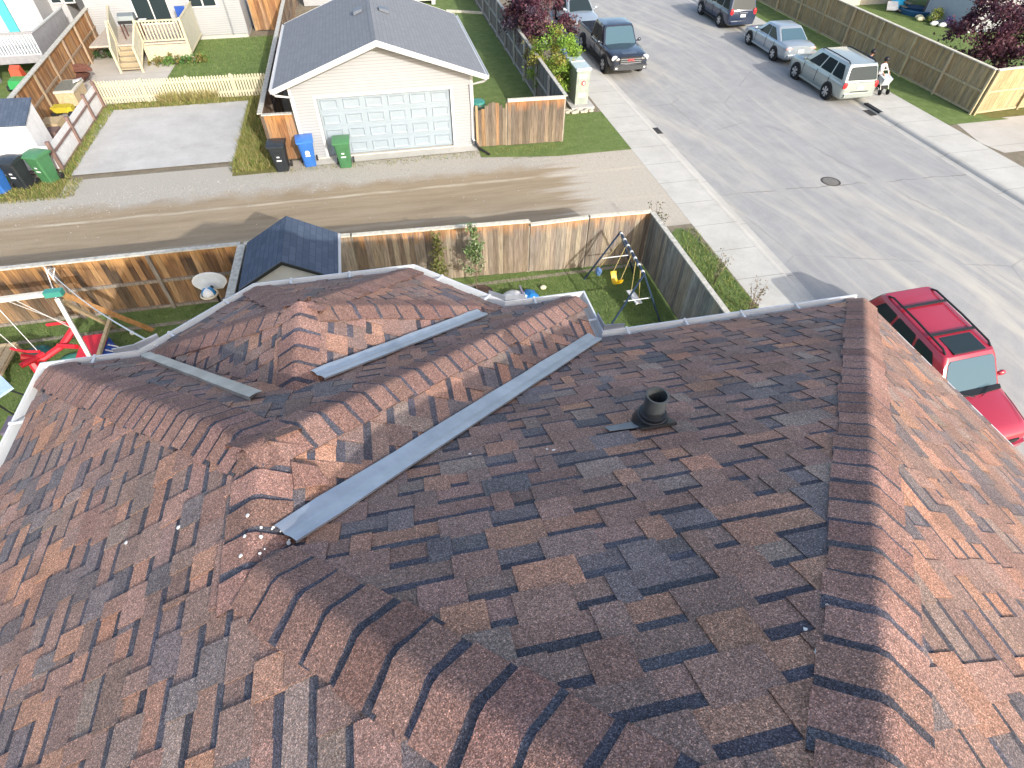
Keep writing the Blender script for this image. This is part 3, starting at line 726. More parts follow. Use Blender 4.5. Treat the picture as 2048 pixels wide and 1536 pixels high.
mb.build('ridge_cap', 'slate_shingle', gr)
for s in (-1, 1):
    for yy in (yf-.03, yf+GL+.0):
        mb = MB(); mb.prism([(GX+s*(GW/2+GOV+.02), yy, GE+.05), (GX+s*(GW/2+GOV+.02), yy, GE-.12), (GX, yy, GE+GR-.13), (GX, yy, GE+GR+.06)], (0, .03, 0)); mb.build('barge_board', 'trim_white', ga)
    mb = MB(); xx = GX+s*(GW/2+GOV); mb.box(min(xx, xx+s*.11), max(xx, xx+s*.11), yf+.02, yf+GL-.02, GE-.10, GE+.0); mb.box(min(xx+s*.095, xx+s*.12), max(xx+s*.095, xx+s*.12), yf+.02, yf+GL-.02, GE-.02, GE+.035); mb.build('gutter', 'trim_white', ga)
    mb = MB(); mb.prism([(GX+s*(GW/2-.1), yf, we+.09), (GX+s*(GW/2+GOV), yf, GE-.06), (GX+s*(GW/2+GOV), yf, GE-.09), (GX+s*(GW/2-.1), yf, we+.05)], (0, GL, 0)); mb.build('soffit', 'trim_white', ga)
    xw = GX+s*(GW/2-.06); mb = MB(); mb.tube([(GX+s*(GW/2+GOV+.05), yf+.1, GE-.1), (GX+s*(GW/2+GOV-.02), yf+.25, GE-.24), (xw, GY-.05, GE-.42), (xw, GY-.05, .38), (xw+s*.06, GY-.18, .28)], .045, 6); mb.build('downspout', 'trim_white', ga)
    mb = MB(); mb.box(GX+s*(GW/2)-.05, GX+s*(GW/2)+.05, GY-.012, GY-.004, .1, we-.02); mb.build('corner_trim', 'trim_white', ga)
mb = MB(); mb.tube([(x1+.02, GY-.2, .3), (x1+.12, GY-.35, .1), (x1+.45, GY-.95, .06)], .05, 7); mb.build('drain_hose', 'black_plastic', ga, smooth=True)
# sectional door with raised panels
mb = MB(); mb.box(dx0, dx1, GY+.10, GY+.13, dz0, dz1); dr_ = None
for r in range(4):
    z0, z1 = dz0+r*(dz1-dz0)/4, dz0+(r+1)*(dz1-dz0)/4
    mb.box(dx0+.01, dx1-.01, GY+.088, GY+.10, z0+.014, z1-.014)
    for k in range(6):
        a = dx0+(k+.5)*(dx1-dx0)/6; hw = .29
        q = [(a-hw, z0+.11), (a+hw, z0+.11), (a+hw, z1-.11), (a-hw, z1-.11)]; qi = [(a-hw+.05, z0+.15), (a+hw-.05, z0+.15), (a+hw-.05, z1-.15), (a-hw+.05, z1-.15)]
        qo = [(a-hw-.03, z0+.09), (a+hw+.03, z0+.09), (a+hw+.03, z1-.09), (a-hw-.03, z1-.09)]
        A_ = [mb.vert((x, GY+.086, z)) for x, z in qo]; Bq = [mb.vert((x, GY+.058, z)) for x, z in q]; Cq = [mb.vert((x, GY+.082, z)) for x, z in qi]
        for e in range(4): f = (e+1) % 4; mb.face((A_[e], A_[f], Bq[f], Bq[e])); mb.face((Bq[e], Bq[f], Cq[f], Cq[e]))
        mb.face(Cq)
gd = mb.build('garage_door', 'door_white', ga)
mb = MB(); mb.box(dx0-.10, dx0, GY-.012, GY+.09, .1, dz1+.1); mb.box(dx1, dx1+.10, GY-.012, GY+.09, .1, dz1+.1); mb.box(dx0, dx1, GY-.012, GY+.09, dz1, dz1+.1); mb.build('door_frame', 'trim_white', ga)
mat('vent_grey', (.13, .15, .18), .5, .2, .4, .1)
for s in (-1, 1):
    xx = GX+s*.5; zz = GE+GR+.05-.5*GR/(GW/2+GOV); mb = MB()
    mb.prism([(xx-.17, 25.9, zz+.02+s*.063), (xx+.17, 25.9, zz+.02-s*.063), (xx+.17, 25.9, zz+.13-s*.05), (xx-.17, 25.9, zz+.13+s*.05)], (0, .34, 0)); mb.build('roof_vent', 'vent_grey', gr)

# shed with navy shingles by the fence
mat_darkshingle('navy_shingle', (.055, .075, .110), (.075, .097, .138), .13, .3); mat('shed_grey', (.36, .37, .37), .6, 0, .3, .1, 4)
sh = thing('garden_shed', 'grey garden shed with navy shingled gable roof and black trim', 'shed', (-2.76, 12.5, 0))
SX, ze, zr, sy0, sy1, hw = -2.76, 2.1, 2.72, 11.45, 13.45, 1.12
mb = MB(); mb.prism([(SX-.98, 11.62, 0), (SX+.98, 11.62, 0), (SX+.98, 11.62, 2.08), (SX, 11.62, 2.62), (SX-.98, 11.62, 2.08)], (0, 1.72, 0)); mb.build('wall', 'shed_grey', sh)
mb = MB()
for s in (-1, 1): mb.prism([(SX+s*hw, sy0, ze), (SX, sy0, zr), (SX, sy0, zr+.05), (SX+s*hw, sy0, ze+.05)], (0, sy1-sy0, 0))
srf = mb.build('roof', 'navy_shingle', sh)
for s in (-1, 1):
    mb = MB(); mb.prism([(SX+s*hw, sy0-.012, ze-.02), (SX, sy0-.012, zr-.03), (SX, sy0-.012, zr+.06), (SX+s*hw, sy0-.012, ze+.055)], (0, .03, 0)); mb.build('barge_board', 'black_plastic', srf)
mb = MB(); mb.box(SX-.4, SX+.4, 11.59, 11.61, .1, 1.85); mb.build('door', 'panel_white', sh)
mb = MB(); mb.box(SX+hw-.01, SX+hw+.06, sy0, sy1, ze-.05, ze+.03); mb.build('eave_trim', 'trim_white', sh)

# ================================================================== WHEELED BINS
def make_bin(name, label, colr, group, stk=True):
    key = 'bin_%s' % name
    body = mat(key, colr, .42, 0, .45, .12, 5); lidm = mat(key+'_lid', tuple(x*1.15 for x in colr), .38, 0, .5, .12, 5)
    r = thing('wheelie_bin', label, 'bin', (0, 0, 0), group)
    mb = MB()
    def ring(w, y0, y1, z, c=.05): return [(-w+c, y0, z), (w-c, y0, z), (w, y0+c, z), (w, y1-c, z), (w-c, y1, z), (-w+c, y1, z), (-w, y1-c, z), (-w, y0+c, z)]
    R = [[mb.vert(p) for p in ring(*a)] for a in ((.215, -.24, .20, .02), (.22, -.25, .22, .2), (.27, -.33, .28, .84), (.272, -.335, .285, .93), (.30, -.365, .31, .935), (.30, -.365, .31, .97))]
    mb.face(R[0][::-1]); mb.face(R[-1])
    for a, b in zip(R, R[1:]):
        for k in range(8): mb.face((a[k], a[(k+1) % 8], b[(k+1) % 8], b[k]))
    bo = mb.build('body', body, r, smooth=True, sharp=40)
    for s in (-1, 1):
        rb = MB(); rb.prism([(s*.10, -.248, .12), (s*.13, -.248, .12), (s*.15, -.326, .80), (s*.12, -.326, .80)], (0, -.012, 0)); rb.build('rib', body, bo)
    mb = MB(); prof = [(-.39, .975), (-.385, 1.01), (-.2, 1.07), (.12, 1.09), (.30, 1.05), (.33, .98)]
    n = 6; rows = []
    for y, z in prof: rows.append([mb.vert((lerp(-.315, .315, k/n), y, z+(.012*sin(pi*k/n) if z > 1 else 0))) for k in range(n+1)])
    for a, b in zip(rows, rows[1:]):
        for k in range(n): mb.face((a[k], a[k+1], b[k+1], b[k]))
    mb.face([q[0] for q in rows]); mb.face([q[n] for q in rows][::-1]); mb.face(rows[0][::-1]+rows[-1])
    ld = mb.build('lid', lidm, r, smooth=True, sharp=30)
    for s in (-1, 1):
        mb = MB(); mb.prism([(s*.06, -.26, 1.062), (s*.24, -.26, 1.05), (s*.22, -.06, 1.085), (s*.08, -.06, 1.088)], (0, 0, .012)); mb.build('lid_rib', lidm, ld)
        mb = MB(); mb.lathe([(.10, -.03), (.115, -.02), (.115, .02), (.10, .03)], (s*.29, .24, .115), 'x', 16); mb.build('wheel', 'black_plastic', r)
    mb = MB(); mb.tube([(-.27, .30, .93), (-.25, .40, .97), (.25, .40, .97), (.27, .30, .93)], .018, 6); mb.build('handle', body, r)
    if stk:
        wm_ = mat('label_white', (.72, .74, .74), .5)
        if name == 'blue':   # recycling mark in a white disc
            mb = MB(); mb.lathe([(.085, -.004), (.085, .006)], (0, -.288, .58), 'y', 20); xform(mb, Matrix.Translation((0, -.022, 0))); mk = mb.build('emblem', wm_, r)
            for k in range(3):
                a = 2*pi*k/3+.5; e = MB(); p = [(cos(a+t)*q*.045, -.322, .58+sin(a+t)*q*.045) for t, q in ((-.6, .7), (-.6, 1.2), (.35, 1.25), (.6, .95), (.35, .65))]; e.prism(p, (0, .006, 0)); e.build('arrow', body, mk)
        else:
            mb = MB(); mb.prism([(-.05, -.308, .58), (.05, -.308, .58), (.05, -.314, .63), (-.05, -.314, .63)], (0, .008, 0)); mb.build('label', wm_, r)
        mb = MB(); mb.prism([(-.09, -.291, .44), (.09, -.291, .44), (.09, -.297, .49), (-.09, -.297, .49)], (0, .008, 0)); mb.build('label', wm_, r)
        mb = MB(); mb.prism([(-.19, -.334, .76), (.19, -.334, .76), (.19, -.339, .80), (-.19, -.339, .80)], (0, .012, 0)); mb.build('bar', body, r)
    return r
BLK, BLU, GRN = (.022, .026, .030), (.035, .14, .42), (.055, .165, .07)
GB = 'wheeled bins along the alley'
kb = make_bin('black', 'black wheeled bin at the corner of the short orange fence', BLK, GB); put(kb, (-4.05, 21.95, 0), radians(-4))
bb = make_bin('blue', 'blue wheeled bin with white recycling emblem left of the garage door', BLU, GB); put(bb, (-3.06, 22.15, 0), radians(5))
gb = make_bin('green', 'green wheeled bin standing in front of the garage door', GRN, GB); put(gb, (-1.72, 21.78, 0), radians(-2))
put(copy_tree(gb), (-12.32, 22.75, 0), radians(-24), 'green wheeled bin at the end of the white panel fence', GB)
put(copy_tree(kb), (-13.05, 22.45, 0), radians(-18), 'black wheeled bin squeezed between a blue and a green bin', GB)
put(copy_tree(bb), (-13.75, 22.25, 0), radians(-14), 'blue wheeled bin at the left edge of the picture', GB)
put(copy_tree(bb), (.28, 14.75, 0), radians(184), 'blue wheeled bin with only its lid showing above the near fence', GB)
put(copy_tree(gb), (1.95, 14.72, 0), radians(176), 'green wheeled bin behind the taller sapling and near fence', GB)
put(copy_tree(kb), (3.38, 14.45, 0), radians(181), 'black wheeled bin hidden behind the near fence at the cap step', GB)

# ================================================================== VEHICLES
mat('tyre', (.022, .022, .023), .8, 0, .2, .2, 20); mat('rim_alloy', (.50, .51, .52), .32, .7, .5, .05)
mat('chrome', (.62, .63, .64), .15, .9, .6, .03); mat('trim_black', (.016, .017, .018), .55, 0, .4, .1)
mat_glass('auto_glass', (.020, .030, .034)); mat_glass('auto_glass_pale', (.055, .10, .13), .07); mat_glass('lamp_clear', (.55, .57, .58), .12); mat_glass('lamp_red', (.45, .03, .035), .15); mat_glass('lamp_pink', (.60, .30, .28), .2)
mat('plate_white', (.72, .72, .70), .5)
def car(name, label, cat, paint, P):
    r = thing(name, label, cat, (0, 0, 0)); L, W = P['L'], P['W']/2
    mb = MB(); rows = []; st = P['st']; xs = []
    for (a, b) in zip(st, st[1:]):
        n = max(1, int((b[0]-a[0])*L/.22)); xs += [tuple(lerp(p, q, k/n) for p, q in zip(a, b)) for k in range(n)]
    xs.append(st[-1])
    for fx, fw, zt, zb in xs:
        h = W*fw; d = zt-zb
        half = [(0, zb), (.82*h, zb), (.955*h, zb+.10*d), (.992*h, zb+.32*d), (h, zb+.55*d), (.990*h, zb+.74*d), (.962*h, zb+.90*d), (.90*h, zb+.985*d), (.78*h, zt+.008), (.4*h, zt+.028), (0, zt+.036)]
        ring = [mb.vert((fx*L, y, z)) for y, z in half]+[mb.vert((fx*L, -y, z)) for y, z in half[-2:0:-1]]
        rows.append(ring)
    n = len(rows[0])
    for a, b in zip(rows, rows[1:]):
        for k in range(n): mb.face((a[k], a[(k+1) % n], b[(k+1) % n], b[k]))
    mb.face(rows[0]); mb.face(rows[-1][::-1])
    body = mb.build('body', paint, r, smooth=True, sharp=50)
    # cabin shell
    xf0, xr0, xf1, xr1, zb, zt, wb, wt = P['cab']; wb *= W; wt *= W; mb = MB(); rows = []
    for k in range(9):
        t = k/8; tt = t; xf, xr = lerp(xf0, xf1, tt)*L, lerp(xr0, xr1, tt)*L; hw = lerp(wb, wt, tt); z = lerp(zb-.05, zt, t); c = .10
        if k == 8: xf -= .03; xr += .03; hw -= .03; z += .012
        pts_ = []
        for sx, sy in ((xf, 1), (xr, 1), (xr, -1), (xf, -1)):
            ix = -1 if sx == xf else 1
            seq = [(sx+ix*c*.0, sy*(hw-c)), (sx+ix*c*.3, sy*(hw-c*.3)), (sx+ix*c, sy*hw)]
            if (sx == xf) != (sy == 1): seq = seq[::-1]
            pts_ += seq
        rows.append([mb.vert((x, y, z)) for x, y in pts_])
    n = len(rows[0])
    for a, b in zip(rows, rows[1:]):
        for k in range(n): mb.face((a[k], a[(k+1) % n], b[(k+1) % n], b[k]))
    top = rows[-1]; ins = [mb.vert((lerp(mb.v[i].x, (xf1+xr1)/2*L, .25), mb.v[i].y*.72, zt+.045)) for i in top]; 
    for k in range(n): mb.face((top[k], top[(k+1) % n], ins[(k+1) % n], ins[k]))
    mb.face(ins); cab = mb.build('cabin', paint, r, smooth=True, sharp=32)
    F = lambda t, hwf=1: None
    def pane(nm, m, cs, u0, u1, v0, v1, off, par=cab, sl0=0, sl1=0):
        a, b, c, d = [Vector(q) for q in cs]; nn = (b-a).cross(d-a).normalized()*off
        def at(u, v): return a.lerp(b, u).lerp(d.lerp(c, u), v)+nn
        q = MB(); e = .04; loop = [(u0+e*(u1-u0), v0), (u1-e*(u1-u0), v0), (u1, v0+.08*(v1-v0)), (u1+sl1, v1-.1*(v1-v0)), (u1+sl1-e*(u1-u0), v1), (u0+sl0+e*(u1-u0), v1), (u0+sl0, v1-.1*(v1-v0)), (u0, v0+.08*(v1-v0))]
        q.prism([at(u, v)-nn*1.4 for u, v in loop], nn*1.4); return q.build(nm, m, par)
    fr = [(xf0*L, wb-.1, zb-.05), (xf0*L, -wb+.1, zb-.05), (xf1*L, -wt+.1, zt), (xf1*L, wt-.1, zt)]
    re = [(xr0*L, -wb+.1, zb-.05), (xr0*L, wb-.1, zb-.05), (xr1*L, wt-.1, zt), (xr1*L, -wt+.1, zt)]
    pane('windshield', P.get('wsg', 'auto_glass'), fr, .0, 1.0, .08, .93, -.012); pane('rear_window', P.get('rg', 'auto_glass'), re, .0, 1.0, *P.get('rv', (.16, .9)), -.012)
    for s in (1, -1):
        sd_ = [(xf0*L, s*wb, zb-.05), (xr0*L, s*wb, zb-.05), (xr1*L, s*wt, zt), (xf1*L, s*wt, zt)]
        for (u0, u1, s0, s1) in P['win']: pane('side_window', P.get('sg', 'auto_glass'), sd_, u0, u1, .14, .88, .012*(-s if False else 1)*(1 if s < 0 else -1)*-1, cab, s0, s1)
        for fx in P.get('seams', ()):
            q = MB(); q.box(fx*L-.006, fx*L+.006, s*(W+.001)-.008, s*(W+.001)+.008, P['zs'][0], P['zs'][1]); q.build('door_seam', 'trim_black', body)
        for fx in P.get('hand', ()):
            q = MB(); q.box(fx*L-.09, fx*L+.09, s*(W-.012)-.02, s*(W-.012)+.02, P['zs'][1]-.15, P['zs'][1]-.11); q.build('door_handle', P.get('hm', paint), body)
        q = MB(); mx = xf0*L-.28; q.ball((mx, s*(W+.10), zb+.12), .11, 8, 6, None, (.6, 1, .75)); q.box(mx-.03, mx+.03, min(s*(W-.08), s*(W+.03)), max(s*(W-.08), s*(W+.03)), zb+.05, zb+.11); q.build('mirror', P.get('mm', paint), r, smooth=True)
        q = MB(); x, y, z, sx, sy, sz = P['hl']; q.ball((x*L, s*y*W, z), 1, 10, 7, None, (sx, sy, sz)); q.build('headlight', 'lamp_clear', r, smooth=True)
        q = MB(); x, y, z, sx, sy, sz = P['tl']; q.ball((x*L, s*y*W, z), 1, 10, 7, None, (sx, sy, sz)); q.build('taillight', P.get('tm', 'lamp_red'), r, smooth=True)
        q = MB(); q.box(P['wx'][0]*L+P['wr'], P['wx'][1]*L-P['wr'], s*W*.98-.03, s*W*.98+.03, .24, .33); q.build('sill', P.get('sill', 'trim_black'), body)
        for fx in P['wx']:
            wr = P['wr']; yy = s*(W-.10)
            q = MB(); q.lathe([(wr*1.16, -.02), (wr*1.16, .118)], (fx*L, yy if s > 0 else yy-.118+.02, wr+.01), 'y', 26); q.build('wheel_arch', 'trim_black', body)
            q = MB(); q.lathe([(wr*.62, -.10), (wr*.95, -.10), (wr, -.07), (wr, .07), (wr*.95, .10), (wr*.62, .10)], (fx*L, s*(W-.085)+s*.03, wr), 'y', 26); wh = q.build('wheel', 'tyre', r, smooth=True, sharp=40)
            q = MB(); yo = s*(W+.04); q.lathe([(wr*.66, -.012), (wr*.62, .008), (wr*.56, .004)] if s > 0 else [(wr*.56, -.004), (wr*.62, -.008), (wr*.66, .012)], (fx*L, yo, wr), 'y', 26); q.build('rim', P.get('rimd', 'trim_black'), wh, smooth=True)
            for k in range(6):
                a = 2*pi*k/6+.3; q2 = MB(); q2.beam((fx*L, yo+s*.012, wr), (fx*L+cos(a)*wr*.62, yo+s*.010, wr+sin(a)*wr*.62), .012, .085*wr/.36, up=(0, 1, 0)) if False else q2.prism([(fx*L+cos(a+da)*rr_*wr, yo+s*.008, wr+sin(a+da)*rr_*wr) for da, rr_ in ((-.28, .63), (.28, .63), (.5, .16), (-.5, .16))], (0, s*.012, 0)); q2.build('spoke', 'rim_alloy', wh)
            q = MB(); q.lathe([(wr*.2, -.005), (wr*.16, .03)] if s > 0 else [(wr*.16, -.03), (wr*.2, .005)], (fx*L, yo, wr), 'y', 14); q.build('hub_cap', 'rim_alloy', wh)
    if 'plate' in P:
        x, z = P['plate']; q = MB(); q.box(x*L-.012, x*L+.012, -.16, .16, z-.07, z+.07); q.build('licence_plate', 'plate_white', r)
    return r
SUV = dict(L=4.68, W=1.82, zs=(.42, .98), st=[(-.5, .80, .70, .46), (-.494, .92, .96, .34), (-.47, .985, 1.0, .27), (-.30, 1, 1.02, .24), (0, 1, 1.01, .22), (.20, 1, 1.0, .22), (.33, .985, .96, .22), (.43, .93, .90, .24), (.475, .84, .83, .27), (.495, .70, .74, .32), (.5, .60, .62, .40)],
   cab=(.235, -.488, .085, -.435, 1.0, 1.66, .95, .80), win=[(.10, .37, .055, 0), (.40, .66, 0, 0), (.69, .93, 0, -.04)], seams=(.19, -.04, -.25), hand=(.02, -.2), wx=(-.285, .295), wr=.35,
   hl=(.462, .72, .74, .10, .17, .09), tl=(-.488, .85, .88, .055, .12, .17), plate=(-.501, .78))
# silver SUV on the far side
mat('paint_silver', (.33, .365, .345), .3, .4, .5, .03, 2, coat=.6); mat('paint_silver_blue', (.33, .37, .40), .28, .4, .5, .03, 2, coat=.6)
mat('paint_red', (.33, .014, .034), .30, .1, .5, .04, 2, coat=.7); mat('paint_navy', (.022, .034, .065), .25, .1, .5, .05, 2, coat=.8); mat('paint_black', (.020, .026, .040), .24, .1, .5, .05, 2, coat=.8)
def rails_(o, P, bars=True, m='trim_black', rail=True):
    L, W = P['L'], P['W']/2; xf1, xr1, zt, wt = P['cab'][2]*L, P['cab'][3]*L, P['cab'][5], P['cab'][7]*W
    for s in (1, -1):
        q = MB(); y = s*(wt-.09); q.tube([(xf1-.12, y, zt+.02), (xf1-.25, y, zt+.085), ((xf1+xr1)/2, y, zt+.105), (xr1+.28, y, zt+.085), (xr1+.14, y, zt+.02)], .024, 6); q.build('roof_rail', m, o, smooth=True)
    if bars:
        for f in (.30, .72):
            q = MB(); x = lerp(xf1, xr1, f); q.box(x-.035, x+.035, -wt+.09, wt-.09, zt+.075, zt+.10); q.build('cross_bar', m, o)
sv = car('parked_suv', 'silver green suv parked at the far kerb beside two people', 'car', 'paint_silver', dict(SUV, sill='paint_silver'))
rails_(sv, SUV, False); put(sv, (21.50, 25.75, -.12), pi/2-radians(1))
q = MB(); q.box(-.515*4.68, -.49*4.68, -.74, .74, .40, .56); q.build('rear_bumper', 'paint_silver', sv); q = MB(); q.box(-.5*4.68-.01, -.48*4.68, -.45, .45, .60, .64); q.build('tailgate_strip', 'trim_black', sv)
SED = dict(L=4.72, W=1.80, zs=(.36, .86), st=[(-.5, .72, .62, .42), (-.494, .86, .88, .34), (-.47, .95, .94, .25), (-.36, 1, .96, .20), (-.1, 1, .94, .18), (.18, 1, .91, .18), (.30, .985, .86, .18), (.42, .91, .76, .20), (.475, .80, .69, .23), (.495, .66, .60, .28), (.5, .55, .50, .34)],
   cab=(.215, -.36, .065, -.185, .90, 1.42, .93, .75), win=[(.12, .47, .09, 0), (.50, .86, 0, -.10)], seams=(.17, -.06, -.24), hand=(0, -.18), wx=(-.285, .29), wr=.325,
   hl=(.455, .72, .62, .14, .17, .07), tl=(-.488, .72, .80, .05, .22, .075), tm='lamp_pink', plate=(-.501, .68), rv=(.06, .9), sill='paint_silver_blue', rg='auto_glass_pale')
sn = car('parked_sedan', 'silver blue sedan parked between the navy and silver suvs', 'car', 'paint_silver_blue', SED); put(sn, (21.86, 31.2, -.12), pi/2-radians(1))
q = MB(); q.box(-.512*4.72, -.49*4.72, -.70, .70, .34, .52); q.build('rear_bumper', 'paint_silver_blue', sn)
nv = car('parked_suv', 'dark navy suv at the top edge on the far side of the street', 'car', 'paint_navy', dict(SUV, tl=(-.488, .80, .95, .055, .12, .20))); put(nv, (21.82, 37.4, -.12), pi/2-radians(1))
q = MB(); q.box(-.515*4.68, -.49*4.68, -.72, .72, .34, .50); q.build('rear_bumper', 'paint_navy', nv); q = MB(); q.box(-.506*4.68, -.49*4.68, -.26, .26, .91, .94); q.build('chrome_bar', 'chrome', nv)
ss = car('parked_sedan', 'pale silver car half hidden behind the purple tree', 'car', 'paint_silver_blue', dict(SED, tm='lamp_red')); put(ss, (12.35, 38.2, -.12), -pi/2+radians(2))
# pickup
PK = dict(L=5.75, W=2.0, zs=(.55, 1.10), st=[(-.10, .97, 1.10, .42), (.10, 1, 1.12, .40), (.27, 1, 1.12, .40), (.36, .99, 1.10, .40), (.44, .96, 1.05, .42), (.482, .91, 1.0, .44), (.496, .84, .94, .46), (.5, .78, .86, .50)],
   cab=(.235, -.125, .135, -.095, 1.10, 1.84, .93, .78), win=[(.13, .52, .08, 0), (.56, .92, 0, -.03)], seams=(.2, .03), hand=(.06, -.06), wx=(-.31, .315), wr=.40,
   hl=(.480, .80, .92, .075, .17, .13), tl=(-.495, .92, .95, .03, .06, .17), wsg='auto_glass_pale', plate=(.506, .56))
pk_ = car('pickup_truck', 'black crew cab pickup parked at the near kerb by the utility cabinet', 'truck', 'paint_black', PK); put(pk_, (12.32, 31.65, -.12), -pi/2+radians(.5))
L = PK['L']; q = MB(); q.box(-.5*L, -.10*L, -.95, .95, .45, .62); q.build('bed_floor', 'trim_black', pk_)
for s in (1, -1):
    q = MB(); q.hexa([(-.5*L, s*.80, .55), (-.105*L, s*.80, .55), (-.105*L, s*.97, .50), (-.5*L, s*.97, .50)], [(-.5*L, s*.84, 1.14), (-.105*L, s*.84, 1.14), (-.105*L, s*.95, 1.13), (-.5*L, s*.95, 1.13)]); bs = q.build('bed_side', 'paint_black', pk_)
    q = MB(); q.box(-.5*L, -.11*L, min(s*.83, s*.95), max(s*.83, s*.95), 1.14, 1.165); q.build('bed_rail', mat('rail_grey', (.10, .105, .10), .6), bs)
q = MB(); q.box(-.505*L, -.49*L, -.86, .86, .56, 1.14); q.build('tailgate', 'paint_black', pk_)
q = MB(); q.box(.492*L, .508*L, -.56, .56, .70, 1.0); gl = q.build('grille', 'trim_black', pk_)
for z in (.74, .83, .92): q = MB(); q.box(.505*L, .513*L, -.54, .54, z-.016, z+.016); q.build('grille_bar', 'chrome', gl)
tm_ = text_mesh('GMC', .17, .006); xform(tm_, Matrix.Translation((.514*L, 0, .87)) @ Matrix.Rotation(pi/2, 4, 'Z') @ Matrix.Rotation(pi/2, 4, 'X')); tm_.build('badge', mat('badge_red', (.55, .02, .03), .4), gl)
q = MB(); q.prism([(.47*L, -.93, .44), (.515*L, -.86, .44), (.525*L, 0, .44), (.515*L, .86, .44), (.47*L, .93, .44)], (0, 0, .20)); q.build('front_bumper', mat('bumper_grey', (.06, .065, .07), .4, .2), pk_)
for s in (1, -1):
    q = MB(); q.box(.47*L, .517*L, s*.70-.09, s*.70+.09, .50, .57); q.build('fog_lamp', 'lamp_clear', pk_)
q = MB(); q.prism([(.15*L, .1, 1.02+.15), (.40*L, .14, 1.02+.12), (.40*L, -.14, 1.02+.12), (.15*L, -.1, 1.02+.15)], (0, 0, .015)) if False else q.prism([(.26*L, .45, 1.135), (.46*L, .38, 1.06), (.46*L, -.38, 1.06), (.26*L, -.45, 1.135)], (0, 0, .022)); q.build('bonnet_bulge', 'paint_black', pk_)
# red SUV under the eave
RS = dict(SUV, L=4.45, W=1.80, cab=(.225, -.482, .09, -.42, 1.0, 1.64, .95, .80), wsg='auto_glass_pale')
rs = car('parked_suv', 'red suv with black roof rails and sunroof below the right eave', 'car', 'paint_red', RS); rails_(rs, RS)
L = 4.45; q = MB(); q.box(-.16*L+.52, .085*L-.05, -.44, .44, 1.655, 1.695); q.build('sunroof', 'auto_glass', rs)
q = MB(); q.prism([(.215*L, .80, 1.0), (.215*L, -.80, 1.0), (.240*L, -.74, 1.0), (.252*L, 0, 1.0), (.240*L, .74, 1.0)], (0, 0, .042)); q.build('cowl', 'trim_black', rs)
q = MB(); q.box(.489*L, .504*L, -.42, .42, .60, .74); q.build('grille', 'trim_black', rs)
q = MB(); q.prism([(.45*L, -.84, .40), (.51*L, -.66, .40), (.522*L, 0, .40), (.51*L, .66, .40), (.45*L, .84, .40)], (0, 0, .18)); q.build('front_bumper', 'paint_red', rs)
for s in (1, -1):
    q = MB(); q.prism([(.27*L, s*.74, 1.02), (.44*L, s*.66, .945), (.44*L, s*.645, .945), (.27*L, s*.725, 1.02)], (0, 0, .006)); q.build('bonnet_seam', 'trim_black', rs)
    q = MB(); q.beam((.262*L, s*.10, 1.06), (.225*L, s*.55, 1.10), .02, .02); q.build('wiper', 'trim_black', rs)
put(rs, (12.36, 7.38, -.12+zs(12, 7.38)), -pi/2+radians(2)); rs.rotation_euler = (0, -math.atan(-.085), -pi/2+radians(2))

# street ironwork
mat('cast_iron', (.10, .085, .075), .7, .3, .3, .3, 20)
mh = thing('manhole_cover', 'round iron manhole cover in the middle of the street', 'manhole', (16.13, 17.08, -.12)); q = MB(); q.lathe([(.36, -.02), (.36, .006), (.31, .006), (.30, .002)], (16.13, 17.08, -.12), n=36); q.build('ring', 'cast_iron', mh)
q = MB(); q.lathe([(.29, -.02), (.29, .007), (.2, .007), (.19, .010), (.05, .010)], (16.13, 17.08, -.12), n=36); q.build('lid', mat('iron_pale', (.20, .185, .165), .7, .2, .3, .25, 14), mh)
def grate(x, y, lab, w=.5, l=.62):
    t = thing('storm_drain', lab, 'drain', (x, y, -.12)); q = MB(); q.box(x-w/2, x+w/2, y-l/2, y+l/2, -.14, -.108); fr_ = q.build('frame', 'cast_iron', t)
    for k in range(6): q = MB(); yy = y-l/2+.08+k*(l-.16)/5; q.box(x-w/2+.05, x+w/2-.05, yy-.022, yy+.022, -.107, -.098); q.build('bar', 'trim_black', fr_)
grate(11.30, 22.62, 'square iron storm drain in the gutter by the corner lawn'); grate(21.80, 22.5, 'rusty iron storm drain at the far kerb behind the silver suv')
q = MB(); q.box(21.93, 22.12, 22.2, 23.3, -.13, .010); t = thing('kerb_inlet', 'dark slot of the storm inlet in the far kerb', 'drain', (22, 22.7, 0)); q.build('slot', 'trim_black', t)

